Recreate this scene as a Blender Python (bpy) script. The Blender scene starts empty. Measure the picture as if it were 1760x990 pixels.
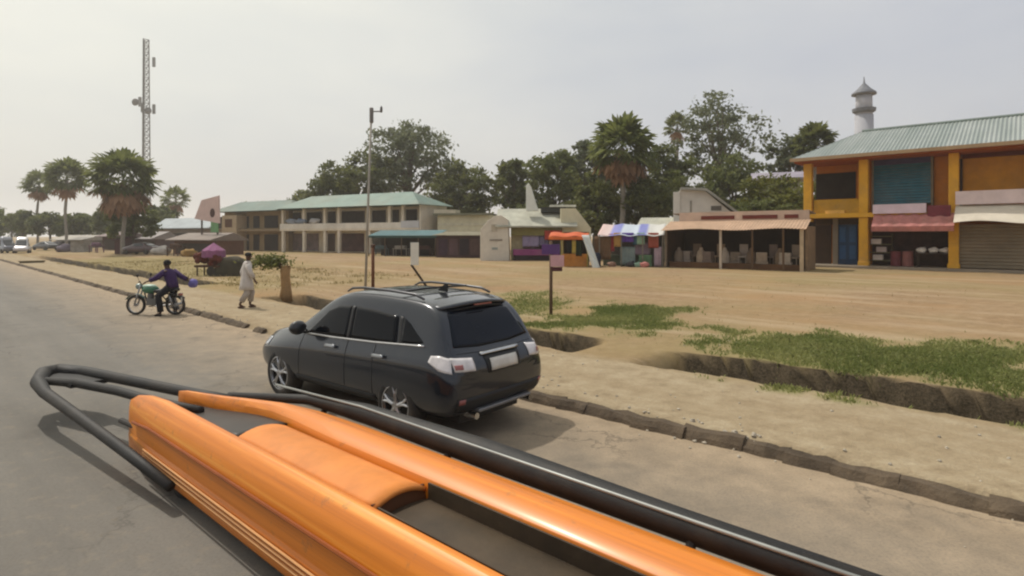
import bpy, bmesh, math, random
import numpy as np
from mathutils import Vector, Matrix, noise
from mathutils.bvhtree import BVHTree

rnd = random.Random(7)
nrs = np.random.RandomState(7)
C = bpy.context.scene.collection
H, HOR, FPX = 2.45, 405.0, 1000.0          # eye height, horizon row and focal length of the 1760 px photo
HAZE = .0007
YAW = math.radians(138.5)
D = (math.cos(YAW), math.sin(YAW))         # along the road, away
N = (math.sin(YAW), -math.cos(YAW))        # across the road, away from the eye

# ------------------------------------------------------------------ terrain
def sstep(a, b, x):
    t = min(1.0, max(0.0, (x - a) / (b - a))); return t * t * (3 - 2 * t)
def vk(u): return 6.72 + 0.045 * max(0.0, u - 12) if u < 400 else 6.72 + .045 * 388
def uv(x, y): return x * D[0] + y * D[1], x * N[0] + y * N[1]
def xy(u, v): return u * D[0] + v * N[0], u * D[1] + v * N[1]
def ditch_mask(u):
    m = sstep(6.9, 7.4, u) + 1 - sstep(4.9, 5.5, u)
    m = min(1, m)
    m *= min(1, 1 - sstep(20.6, 21.4, u) + sstep(29, 31, u))
    if u < 5.5: m = max(m, 1 - sstep(5.0, 5.25, u))
    return m * (1 - sstep(75, 90, u))
def gz(u, v):
    w = v - vk(u)
    if w < 0.0: return -0.07
    wob = 0.10 * noise.noise((u * .9, 3.1, 0)) + .05 * noise.noise((u * 3.1, 1.7, 0))
    z = 0.13 * sstep(0.02 + wob * .5, 0.16 + wob * .5, w)
    z += 0.30 * sstep(5.2, 18, w)
    if 2.2 < w < 6:
        e = .22 * noise.noise((u * .7, 9.2, 0)) + .10 * noise.noise((u * 2.3, 4.4, 0)) + .05 * noise.noise((u * 6, 2.4, 0))
        n_ = sstep(2.78 + e, 2.94 + e, w) * (1 - sstep(4.22 + e, 4.32 + e, w))
        z -= (0.62 + .1 * noise.noise((u * 1.3, w * 2, 5))) * n_ * ditch_mask(u)
    if w > 0.3:
        z += 0.035 * noise.noise((u * .45, v * .45, 0)) + .015 * noise.noise((u * 1.7, v * 1.7, 2))
    return z
def ground_z(x, y):
    u, v = uv(x, y); return max(gz(u, v), 0.0)
def at(px, py, zz=None):
    """ground point that the photo shows at a pixel"""
    z = 0.0 if zz is None else zz
    for _ in range(12):
        Y = (H - z) * FPX / (py - HOR); X = (px - 880) / FPX * Y
        if zz is None: z = .5 * z + .5 * ground_z(X, Y)
    return X, Y, z

# ------------------------------------------------------------------ materials
def lin(h):
    h = h.lstrip('#'); r = [int(h[i:i + 2], 16) / 255 for i in (0, 2, 4)]
    return [((c + .055) / 1.055) ** 2.4 if c > .04045 else c / 12.92 for c in r]
def new_mat(name):
    m = bpy.data.materials.new(name); m.use_nodes = True
    nt = m.node_tree; b = nt.nodes['Principled BSDF']
    return m, nt, b
def nd(nt, t, **k):
    n = nt.nodes.new(t)
    for a, v in k.items():
        if a in n.inputs: n.inputs[a].default_value = v
        else: setattr(n, a, v)
    return n
def noise_node(nt, scale, detail=4, rough=.6, coord='Object', vec=None):
    tc = nd(nt, 'ShaderNodeTexCoord'); n = nd(nt, 'ShaderNodeTexNoise')
    n.inputs['Scale'].default_value = scale; n.inputs['Detail'].default_value = detail; n.inputs['Roughness'].default_value = rough
    nt.links.new(vec or tc.outputs[coord], n.inputs['Vector']); return n
def ramp(nt, fac, stops):
    r = nd(nt, 'ShaderNodeValToRGB'); e = r.color_ramp.elements
    while len(e) < len(stops): e.new(.5)
    for x, (p, c) in zip(e, stops):
        x.position = p; x.color = (*c[:3], 1) if not isinstance(c, (int, float)) else (c, c, c, 1)
    nt.links.new(fac, r.inputs['Fac']); return r
def mixc(nt, fac, a, b, mode='MIX'):
    m = nd(nt, 'ShaderNodeMix'); m.data_type = 'RGBA'; m.blend_type = mode
    for sock, v in ((m.inputs[0], fac), (m.inputs[6], a), (m.inputs[7], b)):
        if hasattr(v, 'is_output'): nt.links.new(v, sock)
        elif isinstance(v, (int, float)): sock.default_value = v
        else: sock.default_value = (*v[:3], 1)
    return m.outputs[2]
MATS = {}
def M(color, rough=.75, metal=0.0, var=.22, scale=2.5, bump=.0, coat=0.0, dirt=0.0, spec=.4, stripes=None):
    """plain weathered surface: base colour broken up by noise, dust and fine bump"""
    key = (str(color), rough, metal, var, scale, bump, coat, dirt, stripes)
    if key in MATS: return MATS[key]
    c = lin(color) if isinstance(color, str) else list(color)
    m, nt, b = new_mat('paint_%d' % len(MATS))
    n1 = noise_node(nt, scale, 5, .65)
    lo = [x * (1 - var) for x in c]; hi = [min(1, x * (1 + var * .8)) for x in c]
    r = ramp(nt, n1.outputs['Fac'], [(.28, lo), (.72, hi)])
    colr = r.outputs['Color']
    if dirt > 0:
        n2 = noise_node(nt, scale * .45, 6, .7)
        r2 = ramp(nt, n2.outputs['Fac'], [(.45, 0.0), (.75, dirt)])
        colr = mixc(nt, r2.outputs['Color'], colr, (.22, .16, .10))
    nt.links.new(colr, b.inputs['Base Color'])
    b.inputs['Roughness'].default_value = rough; b.inputs['Metallic'].default_value = metal
    b.inputs['Coat Weight'].default_value = coat; b.inputs['Coat Roughness'].default_value = .08
    b.inputs['Specular IOR Level'].default_value = spec
    if bump > 0:
        n3 = noise_node(nt, scale * 9, 3, .6); bp = nd(nt, 'ShaderNodeBump')
        bp.inputs['Strength'].default_value = bump; bp.inputs['Distance'].default_value = .02
        nt.links.new(n3.outputs['Fac'], bp.inputs['Height']); nt.links.new(bp.outputs['Normal'], b.inputs['Normal'])
    MATS[key] = m; return m
def leaf_mat(name, dark, light, trans=.46):
    m, nt, b = new_mat(name)
    a = nd(nt, 'ShaderNodeAttribute'); a.attribute_name = 'tone'
    r = ramp(nt, a.outputs['Fac'], [(0, dark), (1, light)])
    n1 = noise_node(nt, .35, 2, .5)
    c = mixc(nt, .25, r.outputs['Color'], ramp(nt, n1.outputs['Fac'], [(.35, [x * .7 for x in dark]), (.65, light)]).outputs['Color'])
    nt.links.new(c, b.inputs['Base Color']); b.inputs['Roughness'].default_value = .6; b.inputs['Specular IOR Level'].default_value = .25
    t = nd(nt, 'ShaderNodeBsdfTranslucent'); nt.links.new(c, t.inputs['Color'])
    mx = nd(nt, 'ShaderNodeMixShader'); mx.inputs[0].default_value = trans
    nt.links.new(b.outputs[0], mx.inputs[1]); nt.links.new(t.outputs[0], mx.inputs[2])
    nt.links.new(mx.outputs[0], nt.nodes['Material Output'].inputs['Surface'])
    return m
GLASS = M((.012, .016, .022), .06, 0, .1, 3, 0, 0, 0, .6)
RUBBER = M((.018, .018, .018), .8, 0, .2, 6, .1, 0, .25)
BLACK = M((.014, .014, .015), .45, 0, .2, 4, 0, 0, .1)
DARKIN = M((.022, .017, .013), .9, 0, .4, 2)
STEEL = M((.33, .33, .33), .45, .7, .2, 4, 0, 0, .2)
CHROME = M((.6, .6, .6), .2, 1, .1, 4)

# ------------------------------------------------------------------ mesh helpers
def link(name, me, mat, parent=None, smooth=False):
    me.materials.clear(); me.materials.append(mat)
    if smooth: me.polygons.foreach_set('use_smooth', [True] * len(me.polygons))
    o = bpy.data.objects.new(name, me); C.objects.link(o)
    if parent: o.parent = parent
    return o
class MB:
    def __init__(s): s.v = []; s.f = []
    def add(s, vs, fs):
        b = len(s.v); s.v += [tuple(p) for p in vs]; s.f += [tuple(i + b for i in f) for f in fs]; return s
    def box(s, x0, x1, y0, y1, z0, z1):
        x0, x1 = sorted((x0, x1)); y0, y1 = sorted((y0, y1)); z0, z1 = sorted((z0, z1))
        return s.add([(x0, y0, z0), (x1, y0, z0), (x1, y1, z0), (x0, y1, z0), (x0, y0, z1), (x1, y0, z1), (x1, y1, z1), (x0, y1, z1)],
              [(3, 2, 1, 0), (4, 5, 6, 7), (0, 1, 5, 4), (1, 2, 6, 5), (2, 3, 7, 6), (3, 0, 4, 7)])
    def prism(s, poly, y0, y1):                       # poly in x,z ; extruded along y
        n = len(poly)
        return s.add([(x, y0, z) for x, z in poly] + [(x, y1, z) for x, z in poly],
              [tuple(range(n)), tuple(range(2 * n - 1, n - 1, -1))] + [(i, i + n, (i + 1) % n + n, (i + 1) % n) for i in range(n)])
    def prism_x(s, poly, x0, x1):                     # poly in y,z
        n = len(poly)
        return s.add([(x0, y, z) for y, z in poly] + [(x1, y, z) for y, z in poly],
              [tuple(range(n)), tuple(range(2 * n - 1, n - 1, -1))] + [(i, i + n, (i + 1) % n + n, (i + 1) % n) for i in range(n)])
    def tube(s, pts, rad, n=8, cap=True):
        pts = [Vector(p) for p in pts]; m = len(pts)
        if isinstance(rad, (int, float)): rad = [rad] * m
        rings = []; up = None
        for i, p in enumerate(pts):
            t = (pts[min(i + 1, m - 1)] - pts[max(i - 1, 0)]).normalized()
            if up is None: up = Vector((0, 0, 1)) if abs(t.z) < .9 else Vector((1, 0, 0))
            a = t.cross(up).normalized(); b = t.cross(a).normalized(); up = -b if b.dot(up) < 0 else b
            a = t.cross(up).normalized(); b = up
            rings.append([p + (a * math.cos(k * 2 * math.pi / n) + b * math.sin(k * 2 * math.pi / n)) * rad[i] for k in range(n)])
        vs = [q for r in rings for q in r]
        fs = [(i * n + k, i * n + (k + 1) % n, (i + 1) * n + (k + 1) % n, (i + 1) * n + k) for i in range(m - 1) for k in range(n)]
        if cap: fs += [tuple(range(n - 1, -1, -1)), tuple(range((m - 1) * n, m * n))]
        return s.add(vs, fs)
    def lathe(s, prof, n=20, c=(0, 0, 0), axis='z', ring=False):  # prof: (r, h)
        vs = []
        for r, h in prof:
            for k in range(n):
                a = k * 2 * math.pi / n; p = (r * math.cos(a), r * math.sin(a), h)
                if axis == 'y': p = (p[0], p[2], p[1])
                if axis == 'x': p = (p[2], p[0], p[1])
                vs.append((p[0] + c[0], p[1] + c[1], p[2] + c[2]))
        m = len(prof)
        fs = [(i * n + k, i * n + (k + 1) % n, (i + 1) * n + (k + 1) % n, (i + 1) * n + k) for i in range(m - 1) for k in range(n)]
        if ring: fs += [((m - 1) * n + k, (m - 1) * n + (k + 1) % n, (k + 1) % n, k) for k in range(n)]
        else: fs += [tuple(range(n - 1, -1, -1)), tuple(range((m - 1) * n, m * n))]
        return s.add(vs, fs)
    def grid(s, fn, nu, nv):
        vs = [fn(i / nu, j / nv) for j in range(nv + 1) for i in range(nu + 1)]
        return s.add(vs, [(j * (nu + 1) + i, j * (nu + 1) + i + 1, (j + 1) * (nu + 1) + i + 1, (j + 1) * (nu + 1) + i) for j in range(nv) for i in range(nu)])
    def blob(s, c, r, seed=0, rough=.3, n=10, sq=(1, 1, 1)):
        m = n // 2 + 2; vs = []
        for j in range(m + 1):
            th = math.pi * j / m
            for i in range(n):
                ph = 2 * math.pi * i / n
                d = Vector((math.sin(th) * math.cos(ph), math.sin(th) * math.sin(ph), math.cos(th)))
                k = r * (1 + rough * noise.noise(d * 1.7 + Vector((seed * 3.1, seed, 0))))
                vs.append((c[0] + d.x * k * sq[0], c[1] + d.y * k * sq[1], c[2] + d.z * k * sq[2]))
        return s.add(vs, [(j * n + i, (j + 1) * n + i, (j + 1) * n + (i + 1) % n, j * n + (i + 1) % n) for j in range(m) for i in range(n)])
    def build(s, name, mat, parent=None, smooth=False, bevel=0, solid=0, sub=0, fix=True):
        me = bpy.data.meshes.new(name); me.from_pydata(s.v, [], s.f)
        if fix:
            bm = bmesh.new(); bm.from_mesh(me); bmesh.ops.remove_doubles(bm, verts=bm.verts, dist=1e-5)
            bmesh.ops.recalc_face_normals(bm, faces=bm.faces); bm.to_mesh(me); bm.free()
        o = link(name, me, mat, parent, smooth)
        if solid:
            k = o.modifiers.new('thick', 'SOLIDIFY'); k.thickness = solid; k.offset = 0
        if bevel:
            k = o.modifiers.new('edge', 'BEVEL'); k.width = bevel; k.segments = 2; k.limit_method = 'ANGLE'
        if sub:
            k = o.modifiers.new('sub', 'SUBSURF'); k.levels = sub; k.render_levels = sub
        return o
def mesh_np(name, verts, faces, mat, parent=None, tone=None, k=4):
    me = bpy.data.meshes.new(name); nv, nf = len(verts), len(faces)
    me.vertices.add(nv); me.vertices.foreach_set('co', np.asarray(verts, np.float32).ravel())
    me.loops.add(nf * k); me.loops.foreach_set('vertex_index', np.asarray(faces, np.int32).ravel())
    me.polygons.add(nf); me.polygons.foreach_set('loop_start', np.arange(0, nf * k, k, dtype=np.int32))
    me.update(calc_edges=True); me.validate()
    if tone is not None:
        a = me.attributes.new('tone', 'FLOAT', 'FACE'); a.data.foreach_set('value', np.asarray(tone, np.float32))
    return link(name, me, mat, parent)
def tag(o, label=None, cat=None, group=None, kind=None):
    if label: o['label'] = label
    if cat: o['category'] = cat
    if group: o['group'] = group
    if kind: o['kind'] = kind
    return o
def thing(name, label, cat, loc=(0, 0, 0), rz=0.0, group=None):
    o = bpy.data.objects.new(name, None); o.empty_display_size = .2; C.objects.link(o)
    o.location = loc; o.rotation_euler = (0, 0, rz); return tag(o, label, cat, group)
def copy_tree(o, parent=None):
    c = o.copy(); C.objects.link(c)
    if parent: c.parent = parent
    for ch in list(o.children): copy_tree(ch, c)
    return c
class Frame:
    """a facade line: local x to the right along it, local y away from the road, z up from the ground"""
    def __init__(s, x, y, ang, z=None):
        s.o = (x, y); s.ang = ang; s.e = (math.cos(ang), math.sin(ang)); s.n = (-s.e[1], s.e[0]); s.z0 = .42 if z is None else z
    def loc(s): return (s.o[0], s.o[1], s.z0)
    def at(s, px, py=None, b=0.0):
        k = (px - 880) / FPX; ox, oy = s.o[0] + b * s.n[0], s.o[1] + b * s.n[1]
        a = (k * oy - ox) / (s.e[0] - k * s.e[1]); t = oy + a * s.e[1]
        return (a, None) if py is None else (a, H - (py - HOR) / FPX * t - s.z0)
    def rect(s, px0, py0, px1, py1, b=0.0):
        a0, z1 = s.at(px0, py0, b); _, z0 = s.at(px0, py1, b); a1, _ = s.at(px1, None, b)
        return a0, a1, z0, z1
    def box(s, mb, px0, py0, px1, py1, b0, b1):
        a0, a1, z0, z1 = s.rect(px0, py0, px1, py1, b0); return mb.box(a0, a1, b0, b1, max(z0, -.1), z1)

# ------------------------------------------------------------------ world, sun, camera
sc = bpy.context.scene
w = bpy.data.worlds.new('World'); sc.world = w; w.use_nodes = True
SUN_EL, SUN_AZ = math.radians(58), math.radians(-54)     # azimuth from straight ahead, negative to the left
nt = w.node_tree; bg = nt.nodes['Background']
sky = nd(nt, 'ShaderNodeTexSky'); sky.sky_type = 'NISHITA'; sky.sun_disc = False
sky.sun_elevation = SUN_EL; sky.sun_rotation = SUN_AZ; sky.dust_density = 6.0; sky.air_density = 1.3; sky.ozone_density = 1.0
tc = nd(nt, 'ShaderNodeTexCoord')
hz_n = nd(nt, 'ShaderNodeTexNoise'); hz_n.inputs['Scale'].default_value = 1.6; hz_n.inputs['Detail'].default_value = 5
mp = nd(nt, 'ShaderNodeMapping'); mp.inputs['Scale'].default_value = (1, 1, 3.0)
nt.links.new(tc.outputs['Generated'], mp.inputs['Vector']); nt.links.new(mp.outputs[0], hz_n.inputs['Vector'])
cl = ramp(nt, hz_n.outputs['Fac'], [(.3, (5.3, 5.75, 6.8)), (.5, (6.2, 6.5, 7.3)), (.72, (7.5, 7.6, 7.9))])
sdv = nd(nt, 'ShaderNodeVectorMath'); sdv.operation = 'DOT_PRODUCT'; nt.links.new(tc.outputs['Generated'], sdv.inputs[0])
sdv.inputs[1].default_value = (math.sin(SUN_AZ) * math.cos(SUN_EL), math.cos(SUN_AZ) * math.cos(SUN_EL), math.sin(SUN_EL))
gl = ramp(nt, sdv.outputs['Value'], [(.30, (0, 0, 0)), (.56, (1.3, 1.2, .45)), (.74, (3.3, 3.0, 1.2)), (1.0, (7.0, 6.4, 4.4))])      # thin cloud lit up around the sun
cl2 = mixc(nt, 1.0, cl.outputs['Color'], gl.outputs['Color'], 'ADD')
mixsky = mixc(nt, .78, sky.outputs['Color'], cl2)
nt.links.new(mixsky, bg.inputs['Color']); bg.inputs['Strength'].default_value = .093
sl = bpy.data.lights.new('sun', 'SUN'); sl.energy = 2.7; sl.angle = math.radians(1.2); sl.color = (1, .95, .87)
so = bpy.data.objects.new('sun', sl); C.objects.link(so)
sd = Vector((math.sin(SUN_AZ) * math.cos(SUN_EL), math.cos(SUN_AZ) * math.cos(SUN_EL), math.sin(SUN_EL)))
so.rotation_euler = sd.to_track_quat('Z', 'Y').to_euler(); so.location = (0, 0, 60)
cam = bpy.data.cameras.new('camera'); co = bpy.data.objects.new('camera', cam); C.objects.link(co)
co.location = (0, 0, H); co.rotation_euler = (math.radians(90), 0, 0)
cam.sensor_width = 36; cam.lens = 36 * FPX / 1760; cam.clip_end = 5000; cam.clip_start = .05
cam.shift_y = -(495 - HOR) / 1760
sc.camera = co
sc.view_settings.view_transform = 'Standard'; sc.view_settings.look = 'None'; sc.view_settings.gamma = 1
sc.view_settings.exposure = 0.0
sc.cycles.filter_width = 2.2
sc.cycles.max_bounces = 6; sc.cycles.volume_bounces = 2
sc.cycles.use_denoising = True

# ------------------------------------------------------------------ ground sheet, road, kerb
def in_poly(x, y, P):
    c = False; j = len(P) - 1; dmin = 1e9
    for i in range(len(P)):
        xi, yi = P[i]; xj, yj = P[j]
        if (yi > y) != (yj > y) and x < (xj - xi) * (y - yi) / (yj - yi) + xi: c = not c
        dx, dy = xj - xi, yj - yi; t = max(0, min(1, ((x - xi) * dx + (y - yi) * dy) / (dx * dx + dy * dy + 1e-9)))
        dmin = min(dmin, math.hypot(x - xi - t * dx, y - yi - t * dy)); j = i
    return dmin if c else -dmin
def gpoly(pts): return [uv(*at(px, py)[:2]) for px, py in pts]
GRASS = [gpoly([(1180, 592), (1250, 566), (1420, 570), (1560, 590), (1760, 600), (1900, 620), (1900, 720), (1700, 682), (1480, 662), (1330, 634), (1230, 612)]),
         gpoly([(905, 560), (1000, 528), (1110, 524), (1195, 536), (1150, 562), (1060, 572), (960, 575)]),
         gpoly([(800, 520), (860, 498), (940, 500), (985, 520), (940, 545), (860, 540)])]
YEL = gpoly([(90, 452), (200, 440), (330, 445), (420, 470), (330, 485), (180, 468)])
def grass_w(u, v):
    g = 0.0
    nz = noise.noise((u * .55, v * .55, 7)) * 1.5 + noise.noise((u * 1.6, v * 1.6, 3)) * .9 + noise.noise((u * 4.5, v * 4.5, 5)) * .5
    for k, P in enumerate(GRASS):
        g = max(g, sstep(-.6, 1.0, in_poly(u, v, P) + nz) * (1, .9, .5)[k])
    w_ = v - vk(u)
    if 3.7 < w_ < 4.34: g = 0.0
    if 2.2 < w_ < 2.95 and -12 < u < 5.2: g = max(g, .95 * sstep(-.2, .6, nz + .15) * sstep(2.2, 2.55, w_))
    if 2.75 < w_ < 3.7 and -9 < u < 5: g = max(g, .75 * sstep(-.15, .5, nz + .35) * sstep(2.75, 3.05, w_))
    return g
U = list(np.concatenate([[-900, -500, -250, -120, -60, -30, -20], np.arange(-14, 40, .2), np.arange(40, 130, 1.5), [140, 160, 200, 260, 350, 500, 800, 1300]]))
W = list(np.concatenate([[-900, -300, -80, -30, -14, -4, -1, -.25, -.02], np.arange(0, .5, .06), np.arange(.5, 2.6, .2), np.arange(2.6, 5.1, .075),
                         np.arange(5.1, 13, .3), np.arange(13, 45, 1.0), [48, 52, 60, 75, 100, 150, 250, 450, 900, 1500]]))
vs = []; gw = []; dw = []; uvs = []
for u in U:
    for w_ in W:
        v = vk(u) + w_; x, y = xy(u, v); vs.append((x, y, gz(u, v) if w_ > -900 else -.07)); uvs.append((u, w_))
        near = -14 < u < 60 and 0 < w_ < 16
        gw.append(grass_w(u, v) if near else 0.0)
nw = len(W); fs = [(i * nw + j, i * nw + j + 1, (i + 1) * nw + j + 1, (i + 1) * nw + j) for i in range(len(U) - 1) for j in range(nw - 1)]
m, nt, b = new_mat('dry_earth')
pos = nd(nt, 'ShaderNodeTexCoord')
n1 = noise_node(nt, .35, 6, .65); n2 = noise_node(nt, 3.0, 6, .7); n3 = noise_node(nt, 26, 4, .7); n0 = noise_node(nt, .09, 4, .55)
c1 = ramp(nt, n1.outputs['Fac'], [(.30, (.225, .140, .068)), (.5, (.31, .205, .108)), (.72, (.39, .28, .165))])
c2 = mixc(nt, .55, c1.outputs['Color'], ramp(nt, n2.outputs['Fac'], [(.3, (.20, .130, .07)), (.55, (.32, .22, .125)), (.75, (.45, .34, .22))]).outputs['Color'])
c0 = mixc(nt, ramp(nt, n0.outputs['Fac'], [(.40, 0.0), (.62, .65)]).outputs['Color'], c2, (.26, .215, .085))
nA = noise_node(nt, .16, 5, .65); c0 = mixc(nt, ramp(nt, nA.outputs['Fac'], [(.50, 0.0), (.66, .6)]).outputs['Color'], c0, (.36, .215, .100))
mpg = nd(nt, 'ShaderNodeMapping'); mpg.inputs['Scale'].default_value = (.10, .9, 1); uvg = nd(nt, 'ShaderNodeUVMap'); uvg.uv_map = 'along_across'; nt.links.new(uvg.outputs[0], mpg.inputs['Vector'])
nB = noise_node(nt, 1.0, 4, .6, vec=mpg.outputs[0]); c0 = mixc(nt, ramp(nt, nB.outputs['Fac'], [(.52, 0.0), (.64, .5)]).outputs['Color'], c0, (.47, .36, .235))
sep = nd(nt, 'ShaderNodeSeparateXYZ'); uvn = nd(nt, 'ShaderNodeUVMap'); uvn.uv_map = 'along_across'
nt.links.new(uvn.outputs[0], sep.inputs[0])
shf = nd(nt, 'ShaderNodeMapRange'); shf.inputs['From Min'].default_value = 2.4; shf.inputs['From Max'].default_value = 3.0; shf.inputs['To Min'].default_value = 1; shf.inputs['To Max'].default_value = 0
nt.links.new(sep.outputs['Y'], shf.inputs['Value'])
nC = noise_node(nt, 1.0, 5, .65, vec=mpg.outputs[0])
shc = ramp(nt, n2.outputs['Fac'], [(.28, (.25, .19, .115)), (.5, (.36, .285, .18)), (.75, (.45, .375, .255))])
shd = mixc(nt, ramp(nt, nC.outputs['Fac'], [(.46, 0.0), (.62, .55)]).outputs['Color'], shc.outputs['Color'], (.29, .215, .125))
c3 = mixc(nt, shf.outputs[0], c0, shd)
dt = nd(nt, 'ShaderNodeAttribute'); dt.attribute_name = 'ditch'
dcol = ramp(nt, n2.outputs['Fac'], [(.3, (.022, .018, .011)), (.7, (.065, .050, .030))])  # near-black earth: shade of the ditch walls is put into this colour
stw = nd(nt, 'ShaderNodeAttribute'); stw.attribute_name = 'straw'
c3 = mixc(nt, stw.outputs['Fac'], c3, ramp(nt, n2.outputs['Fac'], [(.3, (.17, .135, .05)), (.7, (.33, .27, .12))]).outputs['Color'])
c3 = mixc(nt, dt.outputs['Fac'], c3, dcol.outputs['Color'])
ga = nd(nt, 'ShaderNodeAttribute'); ga.attribute_name = 'grass'
gcol = ramp(nt, n2.outputs['Fac'], [(.3, (.16, .185, .06)), (.55, (.24, .24, .09)), (.72, (.36, .29, .14))])
gi = nd(nt, 'ShaderNodeMath'); gi.operation = 'MULTIPLY_ADD'; gi.inputs[1].default_value = -.85; gi.inputs[2].default_value = .85; nt.links.new(dt.outputs['Fac'], gi.inputs[0])
gm = nd(nt, 'ShaderNodeMath'); gm.operation = 'MULTIPLY'; nt.links.new(gi.outputs[0], gm.inputs[1]); nt.links.new(ga.outputs['Fac'], gm.inputs[0])
c4 = mixc(nt, gm.outputs[0], c3, gcol.outputs['Color'])
c5 = mixc(nt, ramp(nt, n3.outputs['Fac'], [(.35, .35), (.6, 0.0)]).outputs['Color'], c4, (.20, .15, .10))
nt.links.new(c5, b.inputs['Base Color']); b.inputs['Roughness'].default_value = .95; b.inputs['Specular IOR Level'].default_value = .15
bp = nd(nt, 'ShaderNodeBump'); bp.inputs['Strength'].default_value = .5; bp.inputs['Distance'].default_value = .05
nt.links.new(n3.outputs['Fac'], bp.inputs['Height']); nt.links.new(bp.outputs['Normal'], b.inputs['Normal'])
me = bpy.data.meshes.new('ground'); me.from_pydata(vs, [], fs)
l = me.uv_layers.new(name='along_across'); vi = np.zeros(len(me.loops), np.int32); me.loops.foreach_get('vertex_index', vi)
l.data.foreach_set('uv', np.asarray(uvs, np.float32)[vi].ravel())
a = me.attributes.new('grass', 'FLOAT', 'POINT'); a.data.foreach_set('value', np.asarray(gw, np.float32))
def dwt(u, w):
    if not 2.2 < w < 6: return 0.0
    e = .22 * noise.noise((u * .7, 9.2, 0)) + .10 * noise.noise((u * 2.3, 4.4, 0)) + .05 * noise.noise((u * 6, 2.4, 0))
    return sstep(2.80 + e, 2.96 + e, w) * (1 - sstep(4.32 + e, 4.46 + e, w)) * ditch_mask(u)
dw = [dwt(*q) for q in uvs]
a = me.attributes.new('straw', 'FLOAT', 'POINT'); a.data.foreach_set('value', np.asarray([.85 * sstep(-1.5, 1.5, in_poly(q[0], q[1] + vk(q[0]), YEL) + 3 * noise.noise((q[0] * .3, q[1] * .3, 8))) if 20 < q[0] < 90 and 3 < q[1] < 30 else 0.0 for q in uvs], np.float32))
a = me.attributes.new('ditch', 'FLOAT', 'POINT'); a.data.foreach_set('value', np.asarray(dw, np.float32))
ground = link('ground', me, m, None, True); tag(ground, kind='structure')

m, nt, b = new_mat('dusty_asphalt')
uvn = nd(nt, 'ShaderNodeUVMap'); uvn.uv_map = 'along_across'; sep = nd(nt, 'ShaderNodeSeparateXYZ'); nt.links.new(uvn.outputs[0], sep.inputs[0])
n1 = noise_node(nt, .5, 5, .6); n2 = noise_node(nt, 40, 3, .7); n3 = noise_node(nt, 2.2, 6, .7)
mpn = nd(nt, 'ShaderNodeMapping'); mpn.inputs['Scale'].default_value = (.12, 1.6, 1); nt.links.new(uvn.outputs[0], mpn.inputs['Vector'])
n4 = noise_node(nt, 1.0, 5, .6, vec=mpn.outputs[0])                                         # long wheel-worn streaks
asp = ramp(nt, n1.outputs['Fac'], [(.3, (.150, .138, .118)), (.7, (.195, .180, .155))])
asp2 = mixc(nt, .35, asp.outputs['Color'], ramp(nt, n4.outputs['Fac'], [(.35, (.12, .11, .095)), (.65, (.22, .20, .17))]).outputs['Color'])
sm = nd(nt, 'ShaderNodeMath'); sm.operation = 'MULTIPLY_ADD'; sm.inputs[1].default_value = 2.2; nt.links.new(n3.outputs['Fac'], sm.inputs[0]); nt.links.new(sep.outputs['Y'], sm.inputs[2])
sand = nd(nt, 'ShaderNodeMapRange'); sand.inputs['From Min'].default_value = -2.2; sand.inputs['From Max'].default_value = .9; sand.inputs['To Max'].default_value = .85
nt.links.new(sm.outputs[0], sand.inputs['Value'])
rc = mixc(nt, sand.outputs[0], asp2, ramp(nt, n3.outputs['Fac'], [(.3, (.28, .205, .125)), (.7, (.42, .32, .21))]).outputs['Color'])
rc = mixc(nt, ramp(nt, n2.outputs['Fac'], [(.35, .3), (.55, 0.0)]).outputs['Color'], rc, (.09, .08, .07))
vor = nd(nt, 'ShaderNodeTexVoronoi'); vor.feature = 'DISTANCE_TO_EDGE'; vor.inputs['Scale'].default_value = .55; tcr = nd(nt, 'ShaderNodeTexCoord')
dis = nd(nt, 'ShaderNodeVectorMath'); dis.operation = 'ADD'; nz5 = noise_node(nt, 1.5, 5, .7); sc5 = nd(nt, 'ShaderNodeVectorMath'); sc5.operation = 'SCALE'; sc5.inputs['Scale'].default_value = .9
nt.links.new(nz5.outputs['Color'], sc5.inputs[0]); nt.links.new(tcr.outputs['Object'], dis.inputs[0]); nt.links.new(sc5.outputs[0], dis.inputs[1]); nt.links.new(dis.outputs[0], vor.inputs['Vector'])
crk = ramp(nt, vor.outputs['Distance'], [(.0, .5), (.016, 0.0)]); nm6 = noise_node(nt, .4, 2, .5)
ck = nd(nt, 'ShaderNodeMath'); ck.operation = 'MULTIPLY'; nt.links.new(crk.outputs['Color'], ck.inputs[0]); nt.links.new(ramp(nt, nm6.outputs['Fac'], [(.44, 0.0), (.56, 1.0)]).outputs['Color'], ck.inputs[1])
rc = mixc(nt, ck.outputs[0], rc, (.04, .035, .03))
st7 = noise_node(nt, .9, 3, .5); rc = mixc(nt, ramp(nt, st7.outputs['Fac'], [(.60, 0.0), (.70, .30)]).outputs['Color'], rc, (.085, .078, .068))
ds8 = noise_node(nt, 6, 6, .75); rc = mixc(nt, ramp(nt, ds8.outputs['Fac'], [(.52, 0.0), (.72, .45)]).outputs['Color'], rc, (.27, .22, .155))
nt.links.new(rc, b.inputs['Base Color']); b.inputs['Roughness'].default_value = .85; b.inputs['Specular IOR Level'].default_value = .2
bp = nd(nt, 'ShaderNodeBump'); bp.inputs['Strength'].default_value = .3; bp.inputs['Distance'].default_value = .01
nt.links.new(n2.outputs['Fac'], bp.inputs['Height']); nt.links.new(bp.outputs['Normal'], b.inputs['Normal'])
RU = [-60, -40, -25, -15] + list(range(-10, 100, 2)) + [110, 140, 200, 300, 399]; RW = [-13, -10, -7, -5, -3, -2, -1, -.5, .06]
me = bpy.data.meshes.new('road')
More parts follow.
